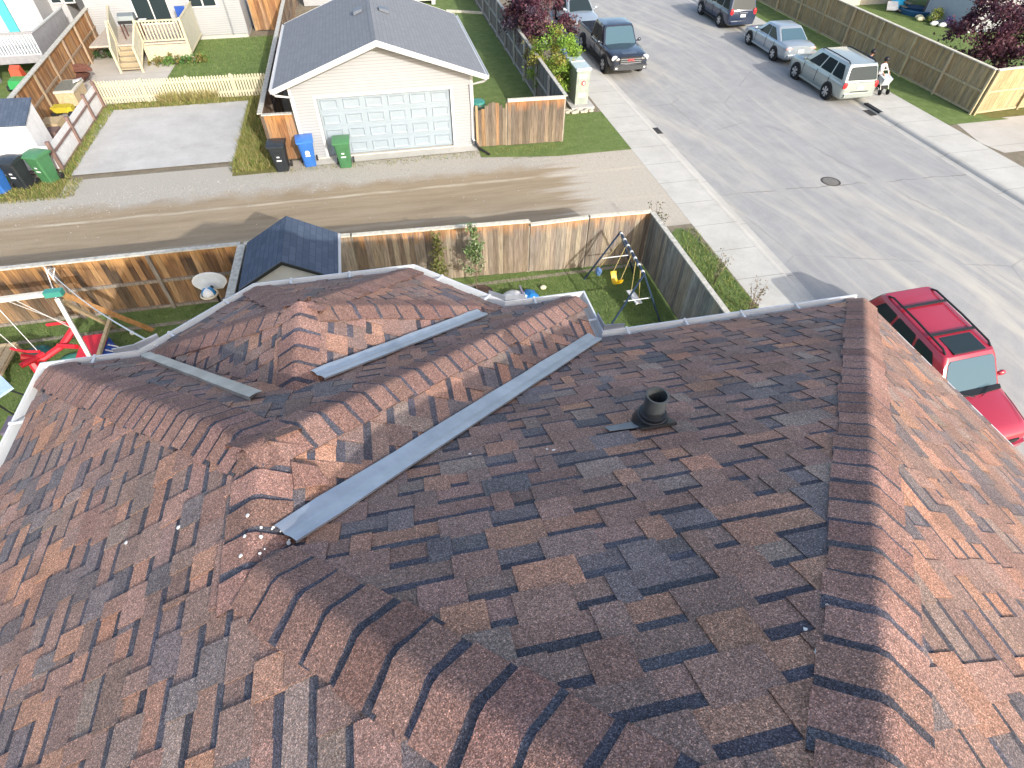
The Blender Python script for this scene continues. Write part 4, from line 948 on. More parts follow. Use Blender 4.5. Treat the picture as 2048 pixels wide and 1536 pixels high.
# ================================================================== VEGETATION
mat_leaf('leaf'); mat('bark', (.13, .10, .075), .9, 0, .15, .3, 12, .4, 30)
def leafquad(mb, p, s, col, n=None, asp=.55):
    n = Vector((random.gauss(0, 1), random.gauss(0, 1), random.gauss(0, 1)+.5)).normalized() if n is None else n
    a = n.orthogonal().normalized(); a.rotate(Matrix.Rotation(random.uniform(0, 2*pi), 3, n)); b = n.cross(a)
    mb.poly([p-a*s, p+b*s*asp-a*s*.1, p+a*s, p-b*s*asp-a*s*.1], col)
def plant(name, label, cat, base, crown, n, size, cols, trunk=None, clumps=50, cr=.28, group=None, asp=.55):
    """crown: (cx,cy,cz,rx,ry,rz) relative to base; clumps of leaves are scattered through the volume, gaps between"""
    r = thing(name, label, cat, base, group); base = Vector(base); cx, cy, cz, rx, ry, rz = crown; cen = []
    while len(cen) < clumps:
        q = Vector((random.uniform(-1, 1), random.uniform(-1, 1), random.uniform(-1, 1)))
        if .35 < q.length < 1: cen.append(Vector((cx+q.x*rx*random.uniform(.85, 1.12), cy+q.y*ry*random.uniform(.85, 1.12), cz+q.z*rz)))
    mb = MB()
    for c in cen:
        tone = random.choice(cols); k = cr*random.uniform(.6, 1.25)
        for _ in range(n//clumps):
            q = Vector((random.gauss(0, .45), random.gauss(0, .45), random.gauss(0, .4)))*k
            leafquad(mb, base+c+q, size*random.uniform(.6, 1.3), vary(tone, .22), asp=asp)
    mb.build('foliage', 'leaf', r)
    tb = MB()
    if trunk:
        h, rad = trunk; top = Vector((cx*.5, cy*.5, h)); tb.tube([base, base+top*.5+Vector((.03, .02, 0)), base+top], [rad, rad*.8, rad*.6], 8)
    for c in cen[::max(1, len(cen)//14)]:
        st = base+Vector((cx*.4, cy*.4, (trunk[0] if trunk else .1)*random.uniform(.7, 1))); md = st.lerp(base+c, .5)+Vector((random.uniform(-.1, .1), random.uniform(-.1, .1), .08))
        rad = (trunk[1] if trunk else .02)*.4; tb.tube([st, md, base+c], [rad, rad*.7, rad*.3], 5)
    tb.build('trunk' if trunk else 'stem', 'bark', r, smooth=True); return r
PUR = [(.095, .035, .055), (.075, .028, .05), (.13, .055, .07), (.055, .022, .035), (.16, .085, .085), (.07, .045, .07)]
plant('purple_tree', 'burgundy leaved tree standing between the grey fence and the street', 'tree', (8.2, 31.6, 0), (.1, 0, 2.1, 1.75, 2.4, 1.5), 13000, .07, PUR, (1.3, .07), 70, .40)
plant('purple_tree', 'dark burgundy tree inside the corner of the tan fence', 'tree', (29.4, 24.3, 0), (.8, .6, 2.0, 3.0, 2.6, 1.7), 15000, .085, PUR[:4]+[(.085, .03, .045), (.11, .045, .06)], (1.2, .09), 110, .42)
plant('green_shrub', 'bright green shrub turning orange beside the utility cabinet', 'shrub', (7.85, 26.9, 0), (.05, -.1, 1.45, 1.1, 1.25, 1.35), 11000, .055, [(.14, .25, .035), (.18, .29, .04), (.11, .20, .03), (.20, .29, .045), (.26, .25, .06), (.20, .32, .05)], (.4, .04), 56, .32)
plant('flowering_shrub', 'thin shrub with orange tinted leaves leaning on the grey fence', 'shrub', (7.35, 28.5, 0), (0, 0, 1.1, .35, .9, .9), 1500, .05, [(.24, .16, .06), (.18, .19, .06), (.30, .20, .09), (.12, .15, .05)], (.5, .025), 26, .26)
plant('garden_plant', 'small brown leaved plant behind the front fence panel', 'plant', (6.0, 23.3, 0), (0, 0, .45, .55, .45, .35), 420, .05, [(.25, .20, .08), (.20, .18, .07), (.15, .16, .05)], None, 14, .2)
def sapling(base, h, label, w, n, cols):
    r = thing('sapling', label, 'tree', base, 'saplings along the near fence'); base = Vector(base); mb = MB(); tb = MB()
    tb.tube([base, base+Vector((.02, .01, h*.5)), base+Vector((0, .02, h))], [.022, .016, .006], 6)
    for k in range(34):
        z = random.uniform(.32, 1)*h; a = random.uniform(0, 2*pi); ww = w*(1.15-z/h)*random.uniform(.5, 1.1)+.06; tip = base+Vector((cos(a)*ww, sin(a)*ww, z+.18)); tb.tube([base+Vector((0, 0, z-.1)), tip], [.006, .003], 4)
        for _ in range(n//34):
            t = random.uniform(.2, 1.05); leafquad(mb, (base+Vector((0, 0, z-.1))).lerp(tip, t)+Vector([random.gauss(0, .05) for _ in range(3)]), .042*random.uniform(.7, 1.2), vary(random.choice(cols), .2), asp=.6)
    mb.build('foliage', 'leaf', r); tb.build('trunk', 'bark', r, smooth=True); return r
SG = [(.11, .18, .06), (.15, .22, .085), (.20, .26, .13), (.30, .33, .20), (.09, .15, .045)]
sapling((1.86, 13.12, 0), 2.0, 'taller grey green sapling with its tip above the near fence cap', .36, 1150, SG)
sapling((.86, 13.3, 0), 1.78, 'smaller olive sapling standing left of the taller one', .24, 620, [(.16, .18, .05), (.20, .20, .06), (.12, .14, .04)])
def weed(base, h, label, n=70, w=.3, cols=((.10, .12, .06), (.14, .15, .08), (.2, .17, .12))):
    r = thing('tall_weed', label, 'weed', base, 'weeds outside the long grey fence'); base = Vector(base); mb = MB(); tb = MB()
    for k in range(7):
        a = random.uniform(0, 2*pi); tip = base+Vector((cos(a)*w*random.uniform(.3, 1), sin(a)*w*random.uniform(.3, 1), h*random.uniform(.6, 1))); tb.tube([base, base.lerp(tip, .5)+Vector((0, 0, .1)), tip], [.008, .006, .003], 4, (0.2, .17, .1))
        for _ in range(n//7): leafquad(mb, base.lerp(tip, random.uniform(.35, 1.05))+Vector([random.gauss(0, .05) for _ in range(3)]), .04*random.uniform(.6, 1.3), vary(random.choice(cols), .2))
    mb.build('foliage', 'leaf', r); tb.build('stem', 'bark', r)
weed((8.05, 14.75, 0), 1.15, 'tall leggy weed growing just outside the fence corner', 150, .35)
weed((8.0, 13.75, 0), .6, 'low dry weed at the gravel edge by the fence corner', 60, .3)
weed((8.75, 11.9, 0), 1.25, 'dark leaved weed growing in the grass strip beside the sidewalk', 130, .4)
weed((9.1, 10.4, -.02), 1.2, 'brown seeded weed with its top above the gutter line', 110, .4, ((.15, .11, .07), (.2, .16, .1)))
# grass blades and weeds (uncountable)
mat_col('blade', .8, 8, .15, bump=0)
def grass(name, label, area, n, h, cols, dens=None):
    mb = MB()
    for _ in range(n):
        while True:
            x, y = area(); 
            if dens is None or random.random() < dens(x, y): break
        a = random.uniform(0, 2*pi); hh = h*random.uniform(.5, 1.3); w_ = .006+hh*.05; lean = Vector((random.gauss(0, .35), random.gauss(0, .35), 1))*hh; p = Vector((x, y, zs(x, y)+.0)); c = vary(random.choice(cols), .25)
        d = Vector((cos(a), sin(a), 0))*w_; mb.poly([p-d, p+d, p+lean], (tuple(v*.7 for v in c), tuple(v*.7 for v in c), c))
    o = mb.build(name, 'blade'); tag(o, label, 'grass', kind='stuff'); return o
rect = lambda a, b, c, d: (lambda: (random.uniform(a, b), random.uniform(c, d)))
LG = [(.11, .19, .045), (.145, .235, .06), (.19, .265, .08), (.09, .16, .035), (.26, .28, .12)]
DG = [(.24, .23, .07), (.29, .25, .09), (.18, .21, .05), (.13, .19, .04), (.34, .29, .13)]
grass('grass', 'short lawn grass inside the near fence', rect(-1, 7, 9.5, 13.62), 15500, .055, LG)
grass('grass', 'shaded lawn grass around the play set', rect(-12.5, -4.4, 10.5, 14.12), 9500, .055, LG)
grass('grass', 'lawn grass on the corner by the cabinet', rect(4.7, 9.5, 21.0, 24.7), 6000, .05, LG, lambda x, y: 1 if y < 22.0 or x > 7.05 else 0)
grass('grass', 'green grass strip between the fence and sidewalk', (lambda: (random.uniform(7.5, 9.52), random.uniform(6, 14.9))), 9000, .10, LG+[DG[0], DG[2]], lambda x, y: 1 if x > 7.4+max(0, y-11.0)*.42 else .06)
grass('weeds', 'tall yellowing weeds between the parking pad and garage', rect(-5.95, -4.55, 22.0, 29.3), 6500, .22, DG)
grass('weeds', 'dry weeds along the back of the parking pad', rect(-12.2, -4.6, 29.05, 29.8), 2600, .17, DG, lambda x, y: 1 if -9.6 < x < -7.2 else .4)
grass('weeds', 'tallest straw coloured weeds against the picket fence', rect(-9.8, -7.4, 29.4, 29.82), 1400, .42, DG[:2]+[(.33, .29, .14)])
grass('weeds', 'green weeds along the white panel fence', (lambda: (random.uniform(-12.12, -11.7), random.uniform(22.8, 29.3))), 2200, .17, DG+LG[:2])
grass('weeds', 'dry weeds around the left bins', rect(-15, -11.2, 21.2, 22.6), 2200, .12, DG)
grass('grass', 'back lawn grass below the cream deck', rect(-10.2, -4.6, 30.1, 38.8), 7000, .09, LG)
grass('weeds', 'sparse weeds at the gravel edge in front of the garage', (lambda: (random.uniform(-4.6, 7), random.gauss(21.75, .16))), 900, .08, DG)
mat_col('pebble', .9, 30, .2)
mb = MB()
for _ in range(3800):
    x = random.uniform(-16, 9.3); y = random.gauss(20.9, .5) if random.random() < .85 else random.uniform(14, 21)
    s = random.uniform(.008, .024); c = random.uniform(.18, .42); col = (c, c*.96, c*.88)
    p = Vector((x, y, 0)); q = [p+Vector((cos(a)*s*random.uniform(.7, 1.3), sin(a)*s*random.uniform(.7, 1.3), 0)) for a in (0, 1.6, 3.1, 4.7)]; t = p+Vector((0, 0, s*.9))
    for k in range(4): mb.poly([q[k], q[(k+1) % 4], t], col)
tag(mb.build('gravel', 'pebble'), 'loose grey stones along the alley', 'gravel', kind='stuff')

# ================================================================== NEAR YARD
mat('steel_blue', (.03, .055, .10), .4, .3, .5, .1); mat('chain_yellow', (.50, .40, .16), .5); mat('swing_yellow', (.72, .45, .015), .45); mat('plastic_white', (.70, .70, .68), .45); mat('plastic_red', (.55, .018, .03), .4, 0, .5, .1); mat('plastic_blue', (.02, .07, .30), .4); mat('toy_green', (.03, .26, .07), .45); mat('toy_teal', (.05, .25, .20), .5)
ws = thing('swing_set', 'dark blue metal swing set casting its shadow on the corner fence', 'swing set', (5.7, 11.8, 0))
TA, TB = Vector((5.92, 12.78, 1.62)), Vector((5.82, 10.75, 1.66))
mb = MB(); mb.tube([TA, TB], .035, 8); mb.build('top_bar', 'steel_blue', ws)
for T, y, o in ((TA, 12.85, .0), (TB, 10.70, .0)):
    for s in (-1, 1):
        mb = MB(); f = Vector((T.x+s*.78-.04, y+(.12 if T is TA else -.1), 0)); mb.tube([T, f], .028, 7); mb.build('leg', 'steel_blue', ws)
    mb = MB(); mb.tube([T+Vector((-.41, .02, -.82)), T+Vector((.37, .02, -.82))], .016, 6); mb.build('cross_brace', mat('brace_grey', (.42, .44, .45), .5, .2), ws)
for k in range(7):
    p = TA.lerp(TB, .05+.15*k); mb = MB(); mb.lathe([(.045, -.03), (.045, .03)], p, 'y', 10); mb.build('clamp', 'plastic_white', ws)
sw = thing('sling_swing', 'yellow sling swing seat hanging from the blue swing set', 'swing', (5.75, 11.95, .6))
c0, c1 = TA.lerp(TB, .30), TA.lerp(TB, .52)
A_, B2 = Vector((5.62, 12.15, .80)), Vector((5.68, 11.72, .80))
mb = MB(); rows = []
for k in range(11):
    t = k/10; a = pi*t; p = Vector((lerp(A_.x, B2.x, t), lerp(A_.y, B2.y, t), .80-.26*sin(a)**.7)); rows.append([mb.vert(p+Vector((w_, 0, 0))) for w_ in (-.085, .085)]+[mb.vert(p+Vector((w_, 0, -.018))) for w_ in (.085, -.085)])
for a, b in zip(rows, rows[1:]):
    for k in range(4): mb.face((a[k], a[(k+1) % 4], b[(k+1) % 4], b[k]))
mb.build('seat', 'swing_yellow', sw, smooth=True)
for a, b in ((c0, A_), (c1, B2)): mb = MB(); mb.tube([a, b], .010, 5); mb.build('rope', 'chain_yellow', sw)
gs = thing('board_swing', 'pale flat board swing hanging near the front leg of the swing set', 'swing', (5.9, 11.3, .5))
mb = MB(); mb.beam((5.98, 11.68, .42), (6.04, 11.08, .42), .19, .035); mb.build('seat', 'plastic_white', gs)
for a, b in ((TA.lerp(TB, .68), (6.0, 11.6, .43)), (TA.lerp(TB, .86), (6.04, 11.12, .43))): mb = MB(); mb.tube([a, b], .010, 5); mb.build('rope', 'chain_yellow', gs)
bd = thing('disc_swing', 'small blue disc swing hanging behind the yellow seat', 'swing', (5.3, 12.4, .6)); mb = MB(); mb.ball((5.30, 12.45, .62), .13, 12, 8, None, (.7, 1, 1)); mb.build('seat', mat('swing_blue', (.12, .22, .42), .4), bd, smooth=True); mb = MB(); mb.tube([TA.lerp(TB, .14), (5.30, 12.45, .74)], .008, 5); mb.build('rope', 'chain_yellow', bd)
# bag of rubble and oddments in front of the bay
bg_ = thing('rubble_bag', 'crumpled white and blue sack lying on the lawn by the gutter corner', 'bag', (3.0, 12.3, 0))
def sack(name, m, cx, cy, rx, ry, h, seed):
    random.seed(seed); mb = MB(); R = []
    for i in range(7):
        t = i/6; ring = []
        for k in range(16):
            a = 2*pi*k/16; q = (sin(t*pi*.5+.35))**.6 if t < 1 else .1
            rr2 = (1-t**3.0)*random.uniform(.88, 1.08)+.05; ring.append(mb.vert((cx+cos(a)*rx*rr2, cy+sin(a)*ry*rr2, h*t**.8*random.uniform(.9, 1.1))))
        R.append(ring)
    for a, b in zip(R, R[1:]):
        for k in range(16): mb.face((a[k], a[(k+1) % 16], b[(k+1) % 16], b[k]))
    mb.face(R[-1]); return mb.build(name, m, bg_, smooth=True, sharp=60)
sack('white_sack', 'chalk_white', 2.82, 12.32, .42, .40, .30, 3); sack('blue_end', mat('sack_blue', (.02, .22, .55), .5, 0, .4, .25, 12), 3.28, 12.36, .27, .36, .22, 5)
mb = MB(); mb.beam((3.06, 12.7, .26), (3.08, 12.0, .26), .05, .05); mb.build('tie_strap', mat('strap_grey', (.22, .20, .28), .7), bg_); random.seed(21)
mb = MB(); mb.lathe([(.34, 0), (.34, .05), (.30, .07), (.27, .04), (.03, .05)], (1.98, 12.92, 0), n=24); rg = mb.build('tree_ring', mat('mulch', (.09, .06, .05), .95, 0, .1, .4, 30, .6, 60)); tag(rg, 'dark mulch ring around the foot of the taller sapling', 'tree ring')
mb = MB(); mb.ball((3.78, 12.78, .05), .10, 10, 7, None, (1, .8, .6)); tag(mb.build('rock', mat('pale_rock', (.62, .58, .38), .8)), 'pale yellow stone on the lawn right of the blue sack', 'rock')
mb = MB(); mb.ball((-7.45, 13.1, .06), .06, 10, 7); tag(mb.build('toy_ball', 'chalk_white'), 'small white ball on the shaded grass near the play set', 'ball')

# basketball hoop
hp = thing('basketball_hoop', 'white fan shaped basketball backboard on a post before the dividing fence', 'basketball hoop', (-5.05, 13.3, 0))
q = []
for k in range(13): a = lerp(-.35, pi+.35, k/12); q.append((-5.06+cos(a)*.42, 13.2, 1.30+sin(a)*.27))
q += [(-5.32, 13.2, 1.05), (-4.80, 13.2, 1.05)]
mb = MB(); mb.prism(q, (0, .03, 0)); bbd = mb.build('backboard', 'plastic_white', hp)
mb = MB(); mb.prism([(-5.06+(p[0]+5.06)*.9, 13.19, 1.30+(p[2]-1.30)*.88) for p in q], (0, .005, 0)); mb.build('backboard_face', mat('board_grey', (.60, .64, .67), .4), bbd)
mb = MB(); mb.tube([(-5.06, 13.28, 0), (-5.06, 13.28, 1.4)], .035, 8); mb.build('post', 'trim_black', hp); mb = MB(); mb.tube([(-5.06, 13.2, 1.14), (-5.06, 13.10, 1.14)], .045, 8); mb.build('bracket', 'trim_black', hp)
mb = MB(); C_ = Vector((-5.08, 12.88, 1.14)); mb.tube([C_+Vector((cos(2*pi*k/24)*.20, sin(2*pi*k/24)*.20, 0)) for k in range(25)], .022, 6); mb.build('rim', mat('rim_cream', (.70, .60, .42), .5), hp, smooth=True)
bl = thing('basketball', 'blue and white ball resting inside the basketball rim', 'ball', tuple(C_+Vector((0, 0, .02)))); mb = MB(); mb.ball(C_+Vector((0, 0, .03)), .165, 18, 12); mb.build('ball', 'plastic_white', bl, smooth=True)
for k in range(2):
    mb = MB(); R = []
    for i in range(7):
        R.append([mb.vert(C_+Vector((0, 0, .03))+Vector((sin(th)*cos(ph), sin(th)*sin(ph), cos(th)))*.168) for th in [lerp(.08, 2.4, i/6)] for ph in [lerp(k*pi+2.6, k*pi+3.9, j/6) for j in range(7)]])
    for a, b in zip(R, R[1:]):
        for j in range(6): mb.face((a[j], a[j+1], b[j+1], b[j]))
    mb.build('ball_stripe', mat('ball_blue', (.02, .22, .45), .4), bl, smooth=True)

# play set in the left yard
mat('timber', (.52, .40, .24), .75, 0, .25, .25, 14, .2, 30); mat('timber_pale', (.60, .56, .47), .7, 0, .25, .2, 14); mat('timber_orange', (.36, .19, .075), .75, 0, .25, .25, 12)
ps = thing('play_set', 'wooden play set with a pale beam and teal bracket in the left yard', 'play set', (-9, 12, 0))
BZ = 2.28; mb = MB(); mb.beam((-13.2, 11.9, BZ), (-7.72, 12.02, BZ), .10, .10); mb.build('beam', 'timber_pale', ps)
mb = MB(); mb.box(-8.02, -7.66, 11.94, 12.11, BZ-.07, BZ+.06); mb.build('bracket', 'toy_teal', ps)
for a, b, m_, wd in (((-7.80, 11.94, BZ-.1), (-7.55, 11.05, 0), 'timber_pale', .085), ((-7.78, 12.12, BZ-.1), (-7.0, 13.2, 0), 'timber_orange', .12), ((-7.62, 13.05, .75), (-7.62, 11.45, .62), 'timber', .08), ((-7.85, 12.1, BZ-.3), (-8.0, 13.5, 0), 'timber', .08)): mb = MB(); mb.beam(a, b, wd, wd); mb.build('leg', m_, ps)
dk = MB(); dk.box(-11.8, -9.9, 11.6, 12.8, .35, .40); pd = dk.build('deck', 'timber', ps)
for k in range(9): mb = MB(); x = -11.8+k*.21; mb.box(x, x+.18, 11.55, 12.85, .402, .43); mb.build('plank', 'timber', pd)
for x, y in ((-11.75, 11.65), (-9.95, 11.65), (-9.95, 12.75), (-11.75, 12.75)): mb = MB(); mb.box(x-.045, x+.045, y-.045, y+.045, 0, .35); mb.build('post', 'timber', ps)
rd = thing('glider_swing', 'red plastic glider swing hanging from the play set beam', 'swing', (-8.9, 12.3, .5))
def bar(pts, r, m='plastic_red', nm='frame'): mb = MB(); mb.tube(pts, r, 8); mb.build(nm, m, rd, smooth=True)
bar([(-9.45, 12.0, .62), (-9.1, 12.1, .40), (-8.75, 12.45, .45), (-8.45, 12.75, .70)], .085); bar([(-9.65, 12.2, .75), (-9.3, 12.05, .72), (-8.95, 11.95, .75)], .035, nm='handle'); bar([(-9.05, 12.9, .80), (-8.6, 12.85, .84), (-8.35, 12.6, .78), (-8.2, 12.3, .78)], .04, nm='handle'); bar([(-9.3, 12.0, .40), (-9.25, 11.9, .12)], .11, nm='foot_rest'); bar([(-8.8, 12.4, .5), (-8.3, 12.2, .55)], .06, nm='seat'); bar([(-9.4, 11.75, .55), (-9.05, 12.15, .50)], .07, nm='seat')
for a, b in (((-9.55, 11.95, BZ-.07), (-9.5, 12.15, .75)), ((-9.05, 11.96, BZ-.07), (-9.0, 11.98, .75)), ((-8.75, 11.97, BZ-.07), (-8.55, 12.8, .84)), ((-8.6, 11.97, BZ-.07), (-8.3, 12.55, .8))): bar([a, b], .009, 'plastic_white', 'rope')
rb = thing('toy_slide', 'red slide box with a blue curved scoop under the play set', 'toy', (-7.95, 12.1, 0))
mb = MB(); mb.hexa([(-8.2, 11.6, 0), (-7.72, 11.6, 0), (-7.72, 12.5, 0), (-8.2, 12.5, 0)], [(-8.2, 11.6, .55), (-7.72, 11.6, .55), (-7.72, 12.5, .62), (-8.2, 12.5, .62)]); mb.build('box', 'plastic_red', rb)
mb = MB()
for k in range(8):
    a0, a1 = pi*k/8*.5, pi*(k+1)/8*.5; mb.hexa([(-7.70, 12.55-1.1*k/8, 0), (-7.70+.5*sin(a0), 12.55-1.1*k/8, 0), (-7.70+.5*sin(a1), 12.55-1.1*(k+1)/8, 0), (-7.70, 12.55-1.1*(k+1)/8, 0)], [(-7.70, 12.55-1.1*k/8, .45), (-7.70+.5*sin(a0), 12.55-1.1*k/8, .38), (-7.70+.5*sin(a1), 12.55-1.1*(k+1)/8, .38), (-7.70, 12.55-1.1*(k+1)/8, .45)])
sc_ = mb.build('scoop', 'plastic_blue', rb)
for k in range(3): mb = MB(); mb.beam((-7.66, 12.25-.2*k, .455), (-7.40, 12.15-.2*k, .42), .025, .02); mb.build('stripe', 'plastic_white', sc_)
mb = MB(); mb.ball((-8.7, 12.35, .04), .33, 14, 6, None, (1, .8, .18)); tag(mb.build('sand_lid', 'toy_teal', smooth=True), 'teal plastic lid lying on the grass by the red glider', 'toy')
mb = MB(); mb.ball((-9.55, 12.75, .12), .26, 14, 6, None, (1.2, .8, .5)); tag(mb.build('toy_boat', mat('toy_dark_teal', (.025, .12, .11), .5), smooth=True), 'dark teal toy tub beside the wooden play deck', 'toy')
cn = thing('patio_canopy', 'pale blue canopy edge at the left border with a dark stand', 'canopy', (-10.1, 9.9, 0))
mb = MB(); mb.prism([(-10.6, 9.3, 1.6), (-8.6, 9.35, 1.6), (-8.25, 9.75, 1.62), (-8.6, 10.15, 1.64), (-10.6, 10.3, 1.64)], (0, 0, .05)); mb.build('top', mat('canopy_blue', (.38, .50, .62), .4), cn)
for a, b in (((-8.5, 9.85, 1.6), (-7.9, 10.3, 0)), ((-8.7, 9.6, 1.6), (-8.6, 9.9, 0))): mb = MB(); mb.tube([a, b], .022, 6); mb.build('pole', 'trim_black', cn)
mb = MB(); mb.box(-9.2, -8.55, 9.7, 10.2, .0, .45); tag(mb.build('plastic_crate', mat('plum_grey', (.12, .10, .14), .6)), 'dark plum storage crate under the pale canopy', 'crate')
# guy wire from the fence to the gutter corner
wr = thing('clothes_line', 'white knotted rope from the fence cap to the gutter corner', 'rope', (-8.9, 14.0, 1.75)); E_ = Vector((HX+x2+.1, HY+yW+.16, ZE-.02)); S0 = Vector((-8.93, 14.0, 1.78)); pts_ = [S0.lerp(E_, k/14)-Vector((0, 0, .28*sin(pi*k/14))) for k in range(15)]
mb = MB(); mb.tube(pts_, .010, 5); mb.build('line', 'chalk_white', wr)
mb = MB(); mb.tube([S0, S0+Vector((.25, -.35, -.35)), S0+Vector((.45, -.7, .05)), S0+Vector((.55, -.55, .25)), S0.lerp(E_, .11)], .012, 5); mb.tube([S0+Vector((.02, 0, 0)), S0+Vector((.15, -.5, -.45)), S0+Vector((.5, -1.1, -.15)), S0+Vector((.62, -1.35, -.3))], .012, 5); mb.build('loose_end', 'chalk_white', wr)

# ================================================================== ACROSS THE ALLEY, LEFT
ls = thing('lean_to_shed', 'small white shed with a grey pent roof behind the left bins', 'shed', (-14.3, 24.6, 0))
mb = MB(); mb.prism([(-12.75, 23.95, 0), (-12.75, 25.2, 0), (-12.75, 25.2, 1.95), (-12.75, 23.95, 1.55)], (-3.2, .25, 0)); mb.build('wall', 'panel_white', ls)
mb = MB(); mb.prism([(-12.70, 23.88, 1.545), (-12.70, 25.28, 1.99), (-12.70, 25.28, 2.03), (-12.70, 23.88, 1.585)], (-3.3, .26, 0)); mb.build('roof', 'navy_shingle', ls)
fp = thing('fire_pit', 'rusty round fire bowl beside the orange fence', 'fire pit', (-14.1, 33.0, 0)); mat('rust', (.13, .055, .04), .8, .1, .3, .4, 14)
mb = MB(); mb.lathe([(.12, .1), (.42, .32), (.45, .36), (.42, .35), (.12, .16)], (-14.0, 33.0, 0), n=22); mb.build('bowl', 'rust', fp, smooth=True); mb = MB(); mb.prism([(-14.0+cos(a)*.55, 33.25+sin(a)*.12, .45+.32*sin(a)*0+.3*(1 if 0 < a < pi else 0)*sin(a)) for a in [2*pi*k/16 for k in range(16)]], (0, .04, 0)); mb.build('lid', 'rust', fp)
for k in range(3): mb = MB(); a = 2*pi*k/3; mb.tube([(-14+cos(a)*.3, 33+sin(a)*.3, .25), (-14+cos(a)*.4, 33+sin(a)*.4, 0)], .02, 5); mb.build('leg', 'rust', fp)
pb = thing('planter_box', 'grey topped wooden planter box between the orange and white fences', 'planter', (-13.75, 30.6, 0)); mb = MB(); mb.box(-14.15, -13.3, 29.9, 31.3, 0, .62); mb.build('box', 'timber', pb); mb = MB(); mb.box(-14.2, -13.25, 29.85, 31.35, .62, .70); mb.build('rim', 'timber_pale', pb); mb = MB(); mb.box(-14.1, -13.35, 29.95, 31.25, .68, .715); mb.build('soil', mat('grey_soil', (.20, .20, .17), .9, 0, .1, .3, 20), pb)
mb = MB(); mb.prism([(-13.6, 31.1, .72), (-13.25, 31.3, .74), (-13.2, 30.8, .80), (-13.45, 30.7, .74)], (0, 0, .03)); tag(mb.build('white_bag', 'plastic_white'), 'scrap of white bag lying on the planter box', 'bag')
ty = thing('toy_truck', 'yellow toy dump truck behind the white panel fence', 'toy', (-13.7, 28.9, 0)); mb = MB(); mb.hexa([(-13.85, 28.7, .22), (-13.4, 28.7, .22), (-13.4, 29.05, .22), (-13.85, 29.05, .22)], [(-13.95, 28.65, .46), (-13.3, 28.65, .46), (-13.3, 29.1, .46), (-13.95, 29.1, .46)]); mb.build('tipper', mat('toy_yellow', (.50, .40, .04), .45), ty); mb = MB(); mb.box(-13.4, -13.15, 28.7, 29.05, .15, .44); mb.build('cab', mat('toy_yellow', (.50, .40, .04), .45), ty)
for x in (-13.9, -13.2):
    for y in (28.58, 29.12): mb = MB(); mb.lathe([(.15, -.05), (.15, .05)], (x, y, .15), 'y', 14); mb.build('wheel', 'trim_black', ty)
mb = MB(); mb.box(-13.9, -13.2, 27.0, 27.8, 0, .42); tag(mb.build('low_bench', 'timber'), 'low timber bench between the orange fence and the white panels', 'bench')
mb = MB(); mb.box(-13.7, -12.9, 25.9, 26.5, 0, .5); tag(mb.build('wood_box', 'frame_brown'), 'dark red brown box beside the white shed', 'box')
plant('garden_plant', 'dark green weed clump growing through the patio by the orange fence', 'plant', (-13.9, 36.4, 0), (0, 0, .25, .5, .4, .22), 380, .06, [(.07, .14, .05), (.05, .1, .035)], None, 12, .2)
# cream deck, white house
wh = thing('white_house', 'white sided house with dark patio doors behind the cream deck', 'house', (-9.2, 39, 0))
YH = 38.9; mb = MB(); mb.box(-14.6, -6.85, YH, 46, .2, 5.6); mb.build('wall', 'siding_white', wh); mb = MB(); mb.box(-14.55, -6.9, YH+.05, 45.9, -.1, .2); mb.build('foundation', 'concrete_curb', wh)
mb = MB(); mb.box(-12.35, -10.55, YH-.05, YH, .88, 3.0); dr0 = mb.build('door_frame', 'trim_white', wh)
for x in (-12.25, -11.38): mb = MB(); mb.box(x, x+.80, YH-.065, YH-.05, .95, 2.95); mb.build('door_pane', 'auto_glass', dr0)
mb = MB(); mb.box(-9.5, -8.0, YH-.05, YH, 1.55, 2.7); w0 = mb.build('window', 'trim_white', wh)
for x in (-9.42, -8.72): mb = MB(); mb.box(x, x+.62, YH-.06, YH-.05, 1.62, 2.62); mb.build('pane', 'auto_glass', w0)
mb = MB(); mb.tube([(-7.65, YH-.05, 5.5), (-7.65, YH-.05, .2)], .04, 6); mb.build('downspout', mat('spout_grey', (.25, .26, .27), .5), wh)
mb = MB(); mb.prism([(-15, YH-.5, 5.5), (-6.4, YH-.5, 5.5), (-6.4, 42.5, 7.4), (-15, 42.5, 7.4)], (0, 0, .12)); mb.prism([(-15, 46.4, 5.5), (-6.4, 46.4, 5.5), (-6.4, 42.52, 7.4), (-15, 42.52, 7.4)], (0, 0, .12)); mb.build('roof', 'slate_shingle', wh)
dk_ = thing('cream_deck', 'cream painted deck with slatted rails and a short stair', 'deck', (-10.6, 37, 0))
DX0, DX1, DY0 = -11.55, -9.35, 35.5
mb = MB(); mb.box(-14.0, DX1, DY0, 38.85, .80, .88); mb.build('floor', mat('deck_floor', (.46, .40, .34), .75, 0, .2, .2, 8), dk_)
mb = MB(); mb.box(DX0+.1, DX1, DY0-.02, DY0+.0, .12, .78); mb.build('skirt', 'cream_paint', dk_)
